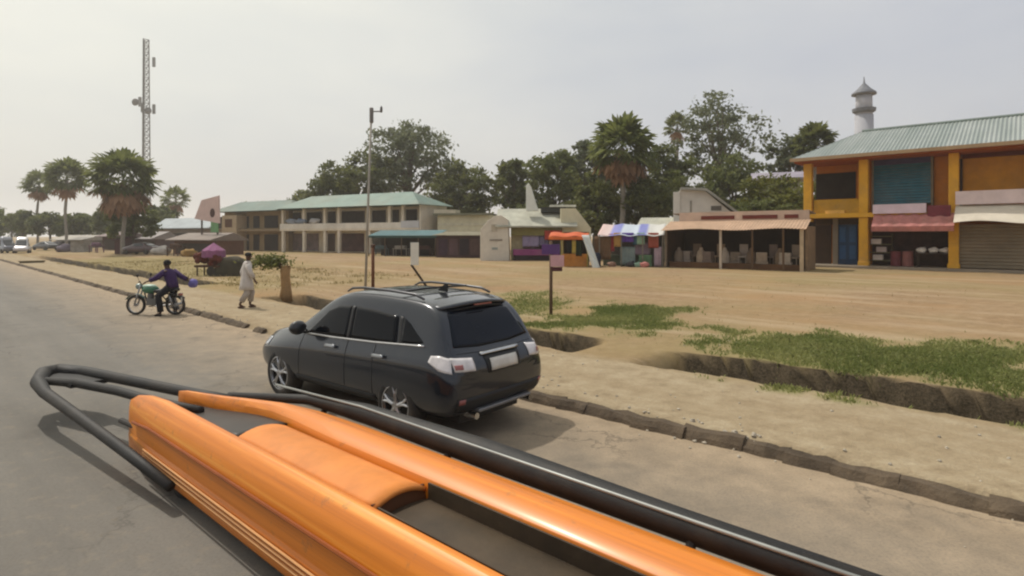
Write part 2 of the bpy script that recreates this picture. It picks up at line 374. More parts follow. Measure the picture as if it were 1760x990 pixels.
me.from_pydata([(*xy(u, vk(u) + q), 0.0) for u in RU for q in RW], [], [(i * 9 + j, i * 9 + j + 1, (i + 1) * 9 + j + 1, (i + 1) * 9 + j) for i in range(len(RU) - 1) for j in range(8)])
l = me.uv_layers.new(name='along_across'); vi = np.zeros(len(me.loops), np.int32); me.loops.foreach_get('vertex_index', vi)
l.data.foreach_set('uv', np.asarray([(u, q) for u in RU for q in RW], np.float32)[vi].ravel())
tag(link('road', me, m), kind='structure')
# broken kerb stones sunk in the edge of the sandy pavement
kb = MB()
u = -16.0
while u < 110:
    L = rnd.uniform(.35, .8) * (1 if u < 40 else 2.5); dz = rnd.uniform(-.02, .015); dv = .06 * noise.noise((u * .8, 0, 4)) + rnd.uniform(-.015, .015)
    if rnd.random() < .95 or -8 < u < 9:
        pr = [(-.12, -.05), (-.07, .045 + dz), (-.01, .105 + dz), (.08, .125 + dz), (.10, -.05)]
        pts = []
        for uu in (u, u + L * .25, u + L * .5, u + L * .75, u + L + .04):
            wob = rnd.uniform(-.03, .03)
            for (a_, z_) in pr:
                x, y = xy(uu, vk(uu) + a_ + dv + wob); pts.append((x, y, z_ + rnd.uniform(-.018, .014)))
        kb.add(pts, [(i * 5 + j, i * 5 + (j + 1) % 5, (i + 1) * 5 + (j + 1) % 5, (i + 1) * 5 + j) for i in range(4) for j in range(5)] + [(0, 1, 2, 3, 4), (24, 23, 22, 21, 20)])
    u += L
tag(kb.build('kerb', M((.085, .062, .040), .95, 0, .5, 3, .8, 0, .45)), kind='structure')  # stone colour darkened to stand in for shade on the kerb face

# grass blades and dry tufts
GR = leaf_mat('grass_blades', (.15, .19, .05), (.34, .34, .13), .4)
bl = []; tn = []
def scatter(n, u0, u1, v0, v1, h0, h1, mode):
    k = 0; tries = 0
    while k < n and tries < n * 14:
        tries += 1; u = rnd.uniform(u0, u1); v = rnd.uniform(v0, v1)
        g = .55 + noise.noise((u * .9, v * .9, 31)) if mode == 't' else grass_w(u, v) if mode == 'g' else (.35 + noise.noise((u * .8, v * .8, 11)))
        if rnd.random() > g * g * 1.05: continue
        x, y = xy(u, v); z = gz(u, v); h = rnd.uniform(h0, h1); a_ = rnd.uniform(0, 6.28); wd = h * (rnd.uniform(.14, .28) if mode != 't' else rnd.uniform(.03, .06))
        lx, ly = rnd.gauss(0, .6) * h, rnd.gauss(0, .6) * h
        ca, sa = math.cos(a_) * wd, math.sin(a_) * wd
        bl.append([(x - ca, y - sa, z - .02), (x + ca, y + sa, z - .02), (x + lx * .5 + ca * .5, y + ly * .5 + sa * .5, z + h * .7), (x + lx, y + ly, z + h)])
        t = .5 + noise.noise((u * .7, v * .7, 21)) * .8 + rnd.uniform(-.25, .25); tn.append(max(0, min(1, t))); k += 1
scatter(54000, -10, 14, 8.9, 18, .02, .08, 'g')
scatter(9000, 8, 26, 9.5, 22, .03, .07, 'g')
V_ = np.array(bl).reshape(-1, 3)
tag(mesh_np('grass', V_, np.arange(len(V_)).reshape(-1, 4), GR, None, tn), 'short green grass in ragged patches beside the ditch', 'grass', kind='stuff')
bl = []; tn = []
scatter(2200, -8, 40, 9.4, 30, .02, .06, 'd'); scatter(6000, 24, 60, 11, 20, .04, .14, 'd')
V_ = np.array(bl).reshape(-1, 3)
tag(mesh_np('dry_grass', V_, np.arange(len(V_)).reshape(-1, 4), leaf_mat('straw', (.26, .20, .085), (.42, .34, .16), .3), None, tn), 'sparse straw coloured dry grass over the sandy field', 'dry grass', kind='stuff')
rb = MB()
for i in range(700):
    if i < 34: u, v = rnd.gauss(2.6, .35), 6.72 + rnd.gauss(.08, .10)
    else: u, v = rnd.uniform(-10, 30), 6.72 + rnd.choice([rnd.gauss(.1, .35), rnd.uniform(.2, 2.8), rnd.uniform(4.8, 7)])
    x, y = xy(u, v); r = rnd.uniform(.012, .04) * (1.0 if i < 34 else .6)
    rb.blob((x, y, max(0, gz(u, v)) + r * .3), r, i, .6, 6, (1, 1, .7))
tag(rb.build('gravel', M((.42, .37, .29), .9, 0, .4, 8), fix=False), 'pale loose gravel scattered along the kerb', 'gravel', kind='stuff')
#@@PART2
# ------------------------------------------------------------------ shared building pieces
def corrugated(mb, x0, x1, f0, f1, step=.16, amp=.025, thick=True):
    """sheet between two edge lines f(x)->(y,z), ridges running down the slope"""
    n = max(4, int((x1 - x0) / step * 2))
    def fn(a, b_):
        x = x0 + (x1 - x0) * a; i = round(a * n)
        y0, z0 = f0(x); y1, z1 = f1(x)
        return (x, y0 + (y1 - y0) * b_, z0 + (z1 - z0) * b_ + (amp if i % 2 else -amp))
    return mb.grid(fn, n, 3)
def cloth(mb, x0, x1, z0, z1, y, seed=0, wr=.06, nx=10, nz=6, sag=0.0):
    def fn(a, b_):
        x = x0 + (x1 - x0) * a; z = z0 + (z1 - z0) * b_ - sag * 4 * a * (1 - a) * b_
        yy = y + wr * noise.noise((x * 3 + seed, z * .8, seed)) + wr * .6 * math.sin(a * 17 + seed) * (1 - b_ * .6)
        return (x + .02 * noise.noise((x * 2, z * 3, seed)), yy, z)
    return mb.grid(fn, nx, nz)

# ------------------------------------------------------------------ yellow two-storey building on the right
P0 = xy(10.7, 41.6); YB = Frame(P0[0], P0[1], math.radians(-41.5))
yb = thing('yellow_building', 'two storey yellow building with grey green sheet roof and orange balconies', 'building', YB.loc(), YB.ang)
YEW = M('#d9a12c', .8, 0, .16, 1.2, .15, 0, .35); ORW = M('#b9711c', .85, 0, .22, 1.1, .15, 0, .3); ORD = M('#9a4f1c', .85, 0, .25, 1.4)
GREYW = M('#8d8272', .9, 0, .2, 1, .2, 0, .4)
LEN = 30.0; DEP = 9.0
a0, eave = YB.at(1385, 292); _, slab = YB.at(1385, 372); eave = 7.0; slab = 3.35
mb = MB(); mb.box(a0 + .1, LEN, 2.2, DEP, 0, slab); mb.box(a0 + .1, LEN, 2.2, DEP, slab + .003, eave - .25)
mb.build('wall', ORW, yb)
MB().box(a0 - .15, LEN, -.15, 2.2, slab - .18, slab + .1).build('floor_slab', YEW, yb, bevel=.02)
MB().box(a0 - .3, LEN, -.6, 2.3, -.1, .16).build('plinth', GREYW, yb, bevel=.03)
MB().box(a0 - .5, LEN, -.75, 2.3, eave - .24, eave - .02).build('soffit', ORD, yb)
cols = [(1381, 1397), (1476, 1497), (1630, 1648), (1802, 1824)]
for x0, x1 in cols:
    q0, q1 = YB.at(x0)[0], YB.at(x1)[0]; q1 = q0 + min(.5, q1 - q0)
    mb = MB(); mb.box(q0, q1, -.02, .44, .16, slab - .182); mb.box(q0, q1, -.02, .44, slab + .102, eave - .242); mb.box(q0 - .05, q1 + .05, -.07, .48, .16, .42)
    mb.build('column', YEW, yb, bevel=.025)
# roof with a hip at the left end
mb = MB(); ex, rx = a0 - .7, YB.at(1482, b=DEP / 2)[0]; rz = eave + 2.2
hip = max(2.5, rx - ex)
def rf0(x): return (-1.0, eave)
def rf1(x): k = min(1, max(0, (x - ex) / hip)); return (-1.0 + (DEP / 2 + 1.0) * k, eave + (rz - eave) * k)
corrugated(mb, ex, LEN, rf0, rf1, .2, .03)
def rb1(x): k = min(1, max(0, (x - ex) / hip)); return (DEP + 1 - (DEP / 2 + 1.0) * k, eave + (rz - eave) * k)
corrugated(mb, ex, LEN, lambda x: (DEP + 1, eave), rb1, .2, .03)
def hipside(a_, b_): return (ex + hip * b_, -1 + (DEP + 2) * a_ * (1 - b_) + (DEP / 2 + 1) * b_, eave + (rz - eave) * b_ + .02)
mb.grid(hipside, 30, 4)
m, nt, b = new_mat('weathered_roof_sheet')
n1 = noise_node(nt, .5, 5, .6); n2 = noise_node(nt, 3, 5, .7)
mpn = nd(nt, 'ShaderNodeMapping'); mpn.inputs['Scale'].default_value = (1.1, .10, .1); tcn = nd(nt, 'ShaderNodeTexCoord'); nt.links.new(tcn.outputs['Object'], mpn.inputs['Vector'])
n3 = noise_node(nt, 1.0, 4, .6, vec=mpn.outputs[0])
c = mixc(nt, .5, ramp(nt, n1.outputs['Fac'], [(.3, (.21, .25, .225)), (.7, (.33, .36, .335))]).outputs['Color'], ramp(nt, n3.outputs['Fac'], [(.35, (.19, .23, .21)), (.65, (.38, .40, .38))]).outputs['Color'])
c = mixc(nt, ramp(nt, n2.outputs['Fac'], [(.6, 0.0), (.8, .5)]).outputs['Color'], c, (.24, .15, .09))
nt.links.new(c, b.inputs['Base Color']); b.inputs['Roughness'].default_value = .55; b.inputs['Metallic'].default_value = .2
ROOFM = m
mb.build('roof', ROOFM, yb, solid=.02, fix=False)
MB().prism_x([(-1.06, eave - .16), (-.98, eave - .16), (-.98, eave + .05), (-1.06, eave + .05)], ex, LEN).build('fascia', M('#a58a6a', .8, 0, .2, 1), yb)
MB().tube([(rx, DEP / 2, rz + .03), (LEN, DEP / 2, rz + .03)], .11, 8).build('ridge_cap', M('#76817a', .6, .2), yb)
# balcony parapets, doors, shutters
def yrect(px0, py0, px1, py1, b=0): return YB.rect(px0, py0, px1, py1, b)
q0, q1, z0, z1 = yrect(1398, 342, 1476, 366)
p = MB().box(q0, q1, .1, .26, slab + .102, slab + 1.0).build('parapet', M('#b98a1e', .85, 0, .25, 1.5, .1, 0, .4), yb, bevel=.02)
MB().box(q0 + .7, q1 - .8, -.03, .098, slab - .1, slab + .3).build('name_band', M('#dcab55', .8), p)
q0, q1, _, _ = yrect(1400, 303, 1474, 340, 2.2)
w_ = MB().box(q0 + .1, q1 - .1, 2.16, 2.3, slab + 1.15, eave - .75).build('window', DARKIN, yb)
MB().box(q0, q1, 2.14, 2.198, slab + 1.0, slab + 1.12).build('sill', YEW, w_)
q0, q1, _, _ = yrect(1502, 303, 1600, 362, .9)
s_ = MB()
for i in range(14):
    zz = slab + .62 + i * .175; s_.prism_x([(.9, zz), (.86, zz + .02), (.9, zz + .17)], q0, q1)
shut = s_.build('roller_shutter', M('#2d5f6b', .5, .3, .25, 1.2, 0, 0, .3), yb)
MB().box(q0, q1, .82, 1.15, slab + .62 + 14 * .175, slab + .62 + 14 * .175 + .38).build('shutter_box', M('#40365a', .6, .1), shut)
for x in (q0 - .12, q1): MB().box(x, x + .12, .84, 1.1, slab + .1, slab + 3.4).build('side_rail', M('#74654e', .7), shut)
MB().box(q0 - 1.0, q0 - .13, 1.2, 1.35, slab + .1, eave - .26).build('bay_wall', ORW, yb); MB().box(q1 + .13, q1 + 1.4, 1.2, 1.35, slab + .1, eave - .26).build('bay_wall', ORW, yb)
MB().box(q0 - .13, q1 + .13, 1.18, 1.34, slab + 3.45, eave - .26).build('bay_wall', ORW, yb)
# ground floor bay 1
q0, q1, _, _ = yrect(1400, 392, 1430, 458, 1.2); d1 = MB().box(q0, q1 - .05, 1.2, 1.3, .16, 2.75).build('door', M('#3a281a', .7, 0, .3), yb)
q0, q1, _, _ = yrect(1441, 392, 1474, 458, 1.2); d2 = MB().box(q0, q1, 1.14, 1.24, .16, 2.75).build('door', M('#1f4266', .55, 0, .2, 1.5, 0, 0, .2), yb); d2['label'] = 'blue metal door'
for k in range(2):
    MB().box(q0 + .1 + k * (q1 - q0) / 2, q0 - .1 + (k + 1) * (q1 - q0) / 2, 1.11, 1.138, .5, 1.4).build('panel', M('#2a5580', .5), d2)
    MB().box(q0 + .1 + k * (q1 - q0) / 2, q0 - .1 + (k + 1) * (q1 - q0) / 2, 1.11, 1.138, 1.6, 2.6).build('panel', M('#2a5580', .5), d2)
q0, q1, _, _ = yrect(1431, 392, 1440, 458, 1.0); MB().box(q0, q1, 1.0, 1.25, .16, slab - .19).build('pier', GREYW, yb)
q0, q1, _, _ = yrect(1398, 380, 1476, 392, 1.3); MB().box(q0, q1, 1.3, 1.42, 2.76, slab - .19).build('lintel', M('#4c3a22', .85), yb)
# shop in bay 2: awning board, dark interior
q0, q1, _, _ = yrect(1498, 380, 1640, 408, -.9)
SH0, SH1 = q0, q1
mb = MB(); mb.grid(lambda a_, b_: (q0 + (q1 - q0) * a_, -1.0 + .85 * b_, 2.55 + .75 * b_ + .03 * math.sin(a_ * 40)), 60, 4)
aw = mb.build('awning', M('#b0736c', .8, 0, .25, 2, 0, 0, .4), yb, solid=.02, fix=False)
MB().box(q0, q1, -1.04, -1.0, 2.28, 2.58).build('valance', M('#a4665c', .8, 0, .3, 2.5, 0, 0, .4), aw)
q0, q1, _, _ = yrect(1500, 366, 1592, 384, -.3); MB().box(q0, q1, -.32, -.2, 3.36, 3.92).build('sign_board', M('#d8c3cc', .6, 0, .1, 1.5, 0, 0, .2), yb, bevel=.015)
q0, q1, _, _ = yrect(1594, 372, 1634, 392, -.3); MB().box(q0, q1, -.34, -.2, 3.1, 3.78).build('sign_board', M('#6c2530', .6, 0, .3, 2), yb, bevel=.015)
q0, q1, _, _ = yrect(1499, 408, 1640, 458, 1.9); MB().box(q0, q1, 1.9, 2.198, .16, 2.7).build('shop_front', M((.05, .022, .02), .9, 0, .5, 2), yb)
q0, q1, _, _ = yrect(1640, 395, 1800, 465, .2)
s_ = MB()
for i in range(13): zz = .2 + i * .19; s_.prism_x([(.25, zz), (.2, zz + .02), (.25, zz + .185)], q0 + .1, q1 + .4)
s_.build('roller_shutter', M('#80745f', .75, .1, .25, .8, 0, 0, .5), yb)
mb = MB(); q0, q1, _, _ = yrect(1640, 350, 1800, 392, -1.0)
mb.grid(lambda a_, b_: (q0 + (q1 - q0 + 1) * a_, -1.5 + 1.45 * b_, 2.75 + 1.0 * b_ + .09 * math.sin(a_ * 7) * (1 - b_)), 40, 6)
aw = mb.build('awning', M('#cfc6b4', .85, 0, .12, 1.2, 0, 0, .3), yb, solid=.015, fix=False)
MB().grid(lambda a_, b_: (q0 + (q1 - q0 + 1) * a_, -.30 + .03 * math.sin(a_ * 30), 3.78 + .75 * b_ ), 40, 4).build('banner', M('#d5c2c0', .85, 0, .12, 1.5, 0, 0, .2), aw, solid=.012, fix=False)
q0, q1, _, _ = yrect(1655, 290, 1800, 345, 1.2); MB().box(q0, q1 + .6, 1.2, 1.35, slab + .9, eave - .5).build('bay_wall', M('#c08420', .85, 0, .25, 1, .1, 0, .3), yb)
MB().box(q0, q1 + .6, 1.1, 1.36, eave - .49, eave - .26).build('lintel', M('#5a2312', .8), yb)
MB().box(q0 - .35, q0 - .03, 1.1, 1.3, slab + .1, eave - .5).build('downpipe', M('#3c2a18', .7), yb)
# goods in front of the shop: loose things on their own
SHOP = lambda x, y, z=0.16: (YB.o[0] + YB.e[0] * x + YB.n[0] * y, YB.o[1] + YB.e[1] * x + YB.n[1] * y, YB.z0 + z)
def px_a(px, b=0): return YB.at(px, None, b)[0]
x = px_a(1508, .8)
t = thing('shelf_rack', 'olive shelf rack at the left of the maroon shop front', 'shelf', SHOP(x, .8), YB.ang)
for i in range(4): MB().box(-.6, .75, 0, .4, .3 + i * .5, .34 + i * .5).build('shelf', M('#77704f', .8), t)
for sx in (-.62, .75): MB().box(sx, sx + .04, 0, .4, 0, 2.0).build('post', M('#4c4634', .8), t)
for k, (px, z, cc, lab) in enumerate([(1508, .35, '#cfc3b8', 'pale carton on the olive shelf rack, lowest of its cartons'), (1514, .85, '#b9aaa6', 'greyish carton on the middle board of the olive shelf rack'), (1505, 1.35, '#d6ccc6', 'white carton on the upper board of the olive shelf rack')]):
    xx = px_a(px, .9); tag(MB().box(-.25, .3, -.12, .15, 0, .32).build('carton', M(cc, .8), bevel=.01), lab, 'carton').location = SHOP(xx, 1.0, .16 + z); bpy.context.view_layer.update()
    o = C.objects[-1]; o.rotation_euler.z = YB.ang
t = thing('display_table', 'dark table with white goods outside the maroon shop', 'table', SHOP(px_a(1606, .5), .5), YB.ang)
MB().box(-.9, .9, -.35, .4, .78, .84).build('table_top', M('#3a2a20', .7), t)
for sx, sy in ((-.82, -.3), (.76, -.3), (-.82, .32), (.76, .32)): MB().box(sx, sx + .06, sy, sy + .06, 0, .78).build('leg', M('#33261c', .7), t)
for k, dx in enumerate((-.6, -.05, .5)):
    o = MB().blob((0, 0, .16), .24, k, .5, 10, (1.1, .9, .75)).build('white_bundle', M('#ddd8d0', .85, 0, .1), smooth=True)
    tag(o, 'white bundle of goods on the dark table outside the maroon shop', 'bundle', 'white bundles on the display table')
    o.location = SHOP(px_a(1606, .5) + dx, .5, .16 + .84); o.rotation_euler.z = YB.ang
for k, (px, cc, lab) in enumerate([(1540, '#6d2f38', 'maroon drum standing in the shop bay'), (1560, '#8e5a55', 'dusty pink drum standing in the shop bay beside the maroon one')]):
    o = MB().lathe([(.27, 0), (.3, .03), (.29, .45), (.31, .47), (.29, .5), (.29, .88), (.3, .92), (.26, .92)], 16).build('drum', M(cc, .6, .1, .25, 3), smooth=False)
    tag(o, lab, 'drum'); o.location = SHOP(px_a(px, .7), .7)

# ------------------------------------------------------------------ open shed with tan canopy
P0 = xy(16.6, 34.6); SD = Frame(P0[0], P0[1], math.radians(-41.5) + .10, .40)
sd_ = thing('open_shed', 'low open market shed with tan sloping canopy and dark interior', 'shed', SD.loc(), SD.ang)
s0, s1 = SD.at(1142)[0], SD.at(1384)[0]
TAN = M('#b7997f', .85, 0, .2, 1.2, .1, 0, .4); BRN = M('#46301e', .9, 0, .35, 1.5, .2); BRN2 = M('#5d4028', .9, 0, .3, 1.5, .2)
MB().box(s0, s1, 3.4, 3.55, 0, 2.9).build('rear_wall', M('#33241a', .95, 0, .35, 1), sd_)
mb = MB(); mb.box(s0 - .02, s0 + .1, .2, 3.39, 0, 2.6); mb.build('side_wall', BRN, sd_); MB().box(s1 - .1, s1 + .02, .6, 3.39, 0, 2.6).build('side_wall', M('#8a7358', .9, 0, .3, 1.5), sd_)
mb = MB(); corrugated(mb, s0 - .1, s1 + .1, lambda x: (-.35 + .04 * math.sin(x * 2), 2.42 + .05 * math.sin(x * 1.3)), lambda x: (1.3, 2.98), .18, .02)
mb.build('canopy', TAN, sd_, solid=.02, fix=False)
b0 = MB().box(SD.at(1168, b=1.4)[0], s1, 1.35, 1.5, 2.9, 3.55).build('parapet', M('#c4ab98', .85, 0, .18, 1.1, .1, 0, .4), sd_)
for x0, x1 in ((1205, 1262), (1276, 1336), (1348, 1372)):
    q0, q1 = SD.at(x0, b=1.3)[0], SD.at(x1, b=1.3)[0]; MB().box(q0, q1, 1.3, 1.348, 3.08, 3.3).build('vent_slot', M('#6b3128', .9), b0)
mb = MB(); mb.grid(lambda a_, b_: (s0 + (s1 - s0) * a_, 1.5 + 2.2 * b_, 3.5 - .1 * b_), 10, 2); mb.build('flat_roof', M('#9a8775', .9), sd_, solid=.06, fix=False)
for px, cc, wd in ((1144, '#7b6a58', .12), (1237, '#b9aa98', .14), (1292, '#5d4630', .10), (1345, '#5d4630', .1), (1375, '#b5a083', .2)):
    q = SD.at(px)[0]; MB().box(q, q + wd, -.12, .0, 0, 2.42).build('post', M(cc, .85, 0, .2, 3), sd_, bevel=.01)
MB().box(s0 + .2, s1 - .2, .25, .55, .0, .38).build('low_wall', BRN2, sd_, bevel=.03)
def in_frame(F, x, y, z=0): return (F.o[0] + F.e[0] * x + F.n[0] * y, F.o[1] + F.e[1] * x + F.n[1] * y, F.z0 + z)
tones = ['#7d6f60', '#93867a', '#6a5848', '#a08d78', '#75655a', '#846f58', '#a69888']
for i in range(15):
    x = s0 + .6 + i * (s1 - s0 - 1.2) / 14 + rnd.uniform(-.1, .1); kind = i % 3
    if kind == 0:
        o = MB().lathe([(.20, 0), (.26, .1), (.27, .5), (.2, .72), (.12, .78), (.08, .9)], 12).build('sack', M(tones[i % 7], .95, 0, .25, 4, .3), smooth=True); nm = 'sack'
    elif kind == 1:
        o = MB().box(-.3, .3, -.22, .22, 0, .35).box(-.27, .25, -.2, .2, .353, .72).build('crate', M(tones[i % 7], .9, 0, .3, 5), bevel=.015); nm = 'crate'
    else:
        o = MB().box(-.22, .22, -.2, .2, .5, .56).box(-.2, -.16, -.18, -.14, 0, .5).box(.16, .2, -.18, -.14, 0, .5).box(-.2, -.16, .14, .18, 0, .5).box(.16, .2, .14, .18, 0, .5).box(-.22, .22, .16, .2, .563, 1.05).build('chair', M(tones[i % 7], .8, 0, .2, 4)); nm = 'chair'
    tag(o, {'sack': 'dull brown filled sack standing in the dark open shed', 'crate': 'grey brown crates stacked in pairs in the dark open shed', 'chair': 'plain brown wooden chair standing in the dark open shed'}[nm], nm, nm + 's inside the open shed')
    o.scale = (1.15, 1.15, 1.45); o.location = in_frame(SD, x, .85 + rnd.uniform(-.1, .5), 0); o.rotation_euler.z = SD.ang + rnd.uniform(-.3, .3)

# ------------------------------------------------------------------ house with pale gable behind the shed
GB = Frame(*xy(18.2, 43.0), 0.0 - .25)
gb = thing('gable_house', 'grey white house with tall sloping gable behind the tan shed', 'house', GB.loc(), GB.ang)
GW = M('#d0c9bd', .85, 0, .12, .8, .1, 0, .35)
q = lambda px, py: GB.at(px, py)
pts = [q(1160, 385)[0], q(1290, 385)[0]]
zt = q(1180, 322)[1]; zl = q(1290, 386)[1]
MB().prism([(pts[0], 0), (pts[1], 0), (pts[1], zl - .25), (q(1212, 330)[0], zt - .3), (q(1176, 324)[0], zt - .1), (pts[0], zt - .45)], 0, 6).build('wall', GW, gb)
MB().box(pts[0] - .12, pts[0] + .38, -.1, .2, 0, zt - .35).build('corner_pillar', M('#d2ccc0', .8, 0, .1), gb, bevel=.02)
for sx in (0,):
    mb = MB(); mb.prism([(q(1170, 324)[0], zt), (q(1214, 328)[0], zt - .12), (pts[1] + .5, zl - .15), (pts[1] + .5, zl - .33), (q(1213, 329)[0], zt - .3), (q(1170, 324)[0], zt - .18)], -.35, 6.4); mb.build('roof', M('#9c9a90', .7, .1, .2, 1), gb)
q0, q1 = q(1196, 360)[0], q(1236, 360)[0]
w_ = MB().box(q(1222, 0)[0], q(1240, 0)[0], -.03, .1, q(1222, 362)[1], q(1222, 354)[1]).build('window', M('#67625a', .8), gb)
MB().box(q(1186, 0)[0], q(1189, 0)[0], -.03, .05, q(1186, 385)[1], q(1186, 345)[1]).build('downpipe', M('#918a7e', .8), gb)

# ------------------------------------------------------------------ low pale roof strip and blue tarp stall
ST = Frame(*xy(20.7, 32.8), -.30, .40)
st = thing('tarp_stall', 'clothes stall under a blue and white tarpaulin roof', 'stall', ST.loc(), ST.ang)
t0, t1 = ST.at(1028)[0], ST.at(1142)[0]
def trp(a_, b_): x = t0 + (t1 - t0) * a_; return (x, -.25 + 2.6 * b_, 2.1 + .75 * b_ - .10 * math.sin(a_ * 9.4) ** 2 * (1 - b_ * .5) + .05 * noise.noise((x * 2, b_ * 3, 3)))
m, nt, b = new_mat('striped_tarpaulin')
tcn = nd(nt, 'ShaderNodeTexCoord'); sx_ = nd(nt, 'ShaderNodeSeparateXYZ'); nt.links.new(tcn.outputs['Generated'], sx_.inputs[0])
r = ramp(nt, sx_.outputs['X'], [(0.0, (.62, .44, .40)), (.16, (.58, .46, .43)), (.2, (.22, .22, .50)), (.32, (.18, .20, .45)), (.36, (.48, .53, .58)), (.58, (.46, .52, .58)), (.62, (.16, .17, .42)), (.72, (.20, .22, .48)), (.76, (.55, .54, .50))])
r.color_ramp.interpolation = 'LINEAR'; nt.links.new(r.outputs['Color'], b.inputs['Base Color']); b.inputs['Roughness'].default_value = .6
MB().grid(trp, 36, 8).build('tarpaulin', m, st, True, solid=.015, fix=False)
for x in (t0 + .1, t0 + (t1 - t0) * .36, t0 + (t1 - t0) * .68, t1 - .1):
    MB().tube([(x, -.1, 0), (x, -.1, 2.1)], .04, 6).build('pole', M('#7c7466', .8), st)
MB().box(t0 + .1, t1 - .1, 2.3, 2.36, 0, 2.7).build('back_sheet', M('#6b6560', .9, 0, .4, 1.5), st)
MB().box(t0 + .2, t1 - .2, .9, 1.5, 0, .75).build('counter', M('#5f6a58', .9, 0, .4, 2), st)
def hang(F, px0, px1, py0, py1, cc, lab, b, seed, cat='clothes', name='hanging_cloth', wr=.06):
    x0, x1, z0, z1 = F.rect(px0, py0, px1, py1, b); mb = MB(); cloth(mb, 0, x1 - x0, 0, z1 - z0, 0, seed, wr)
    o = mb.build(name, M(cc, .9, 0, .2, 3, .2), None, True, solid=.02, fix=False); tag(o, lab, cat)
    o.location = in_frame(F, x0, b, z0); o.rotation_euler.z = F.ang; return o
hang(ST, 1022, 1050, 406, 446, '#6b5138', 'brown cloth hanging at the left end of the tarpaulin stall', -.02, 1)
hang(ST, 1046, 1056, 402, 432, '#8e2f2c', 'narrow dark red cloth hanging on the tarpaulin stall', .05, 2)
hang(ST, 1055, 1067, 400, 424, '#b08a4c', 'mustard cloth hanging under the tarpaulin stall', .0, 3)
hang(ST, 1069, 1089, 400, 416, '#5a3f93', 'purple cloth hanging under the blue tarpaulin', -.03, 4)
hang(ST, 1088, 1097, 402, 421, '#3e5d6b', 'slate blue cloth hanging beside the purple one', .02, 5)
hang(ST, 1095, 1108, 400, 420, '#8fae92', 'pale green cloth hanging under the tarpaulin stall', -.02, 6)
hang(ST, 1114, 1132, 400, 426, '#93493a', 'rust red cloth hanging at the right end of the tarpaulin stall', .0, 7)
hang(ST, 1124, 1137, 424, 458, '#a08b93', 'long mauve grey cloth hanging by the right pole of the tarpaulin stall', .03, 8)
hang(ST, 1090, 1118, 416, 438, '#7a6a75', 'wide greyish mauve cloth hanging low in the tarpaulin stall', .30, 9)
hang(ST, 1066, 1092, 424, 455, '#7d8b87', 'wide grey green cloth hanging low in the tarpaulin stall', .28, 10)
hang(ST, 1098, 1120, 438, 460, '#5d7a58', 'dull green cloth draped at the foot of the tarpaulin stall', .2, 11)
MB_ = MB().lathe([(.2, 0), (.26, .05), (.27, .5), (.22, .7), (.12, .75)], 12).build('barrel', M('#20263a', .6), smooth=True); tag(MB_, 'dark navy barrel between the white drape and the clothes stall', 'barrel'); MB_.location = in_frame(ST, ST.at(1027)[0], -.3, 0); MB_.scale = (1, 1, 1.25)
for k, (px, cc, s_, lab) in enumerate([(1085, '#2c2a2e', .9, 'dark bundle on the ground before the tarpaulin stall'), (1108, '#c7837c', .8, 'pinkish bundle on the ground before the tarpaulin stall'), (1052, '#8c6d5c', .8, 'brown bundle on the ground before the tarpaulin stall'), (1096, '#7f9a86', .7, 'pale green bundle on the ground before the tarpaulin stall')]):
    o = MB().blob((0, 0, .18), .32 * s_, k + 5, .6, 10, (1.2, .8, .7)).build('bundle', M(cc, .9, 0, .2, 4), smooth=True); tag(o, lab, 'bundle'); o.location = in_frame(ST, ST.at(px, b=-.5)[0], -.5, 0)
LS = Frame(*xy(22.5, 40.5), -.35)
ls = thing('pale_roof_house', 'low house with pale sheet roof behind the clothes stall', 'house', LS.loc(), LS.ang)
q0, q1 = LS.at(1100)[0], LS.at(1176)[0]
MB().box(q0, q1, 0, 4, 0, 2.6).build('wall', M('#9c947f', .9), ls)
mb = MB(); corrugated(mb, q0 - .3, q1 + .3, lambda x: (-.4, 2.62), lambda x: (3.0, 3.5), .2, .02); mb.build('roof', M('#b4b3a4', .6, .2, .2, 1), ls, solid=.02, fix=False)

# ------------------------------------------------------------------ orange stall with white drape
OS = Frame(*xy(22.8, 30.9), -.15, .40)
os_ = thing('orange_stall', 'small stall with orange canopy and orange counter front', 'stall', OS.loc(), OS.ang)
o0, o1 = OS.at(944)[0], OS.at(1012)[0]
MB().grid(lambda a_, b_: (o0 + (o1 - o0) * a_, -.5 + 1.8 * b_, 1.98 + .28 * b_ + .04 * math.sin(a_ * 12)), 20, 5).build('canopy', M('#c35a2e', .8, 0, .2, 2, 0, 0, .2), os_, True, solid=.02, fix=False)
cloth_ = MB(); cloth(cloth_, o0, o1, 1.78, 1.99, -.5, 3, .04, 24, 3); cloth_.build('valance', M('#cc6a35', .85, 0, .2, 2), os_, True, solid=.015, fix=False)
for x, y in ((OS.at(966)[0], -.4), (o1 - .08, -.4), (OS.at(966)[0], 1.2), (o1 - .08, 1.2)): MB().tube([(x, y, 0), (x, y, 2.3 if y > 0 else 2.0)], .04, 6).build('pole', M('#9a8a3c', .8), os_)
MB().box(OS.at(966)[0], o1 - .05, -.25, .35, 0, .85).build('counter', M('#b8772c', .8, 0, .3, 2.5, 0, 0, .3), os_, bevel=.02)
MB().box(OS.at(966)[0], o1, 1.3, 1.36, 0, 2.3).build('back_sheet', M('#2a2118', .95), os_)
hang(OS, 975, 983, 412, 434, '#15140f', 'black garment hanging under the orange canopy, left one', -.3, 21)
hang(OS, 990, 1000, 412, 440, '#1e2a14', 'dark green garment hanging under the orange canopy', -.3, 22)
hang(OS, 983, 990, 412, 436, '#b9a24f', 'mustard garment hanging between the two dark ones', -.28, 23)
x0, x1, z0, z1 = OS.rect(1000, 404, 1034, 466, -.7)
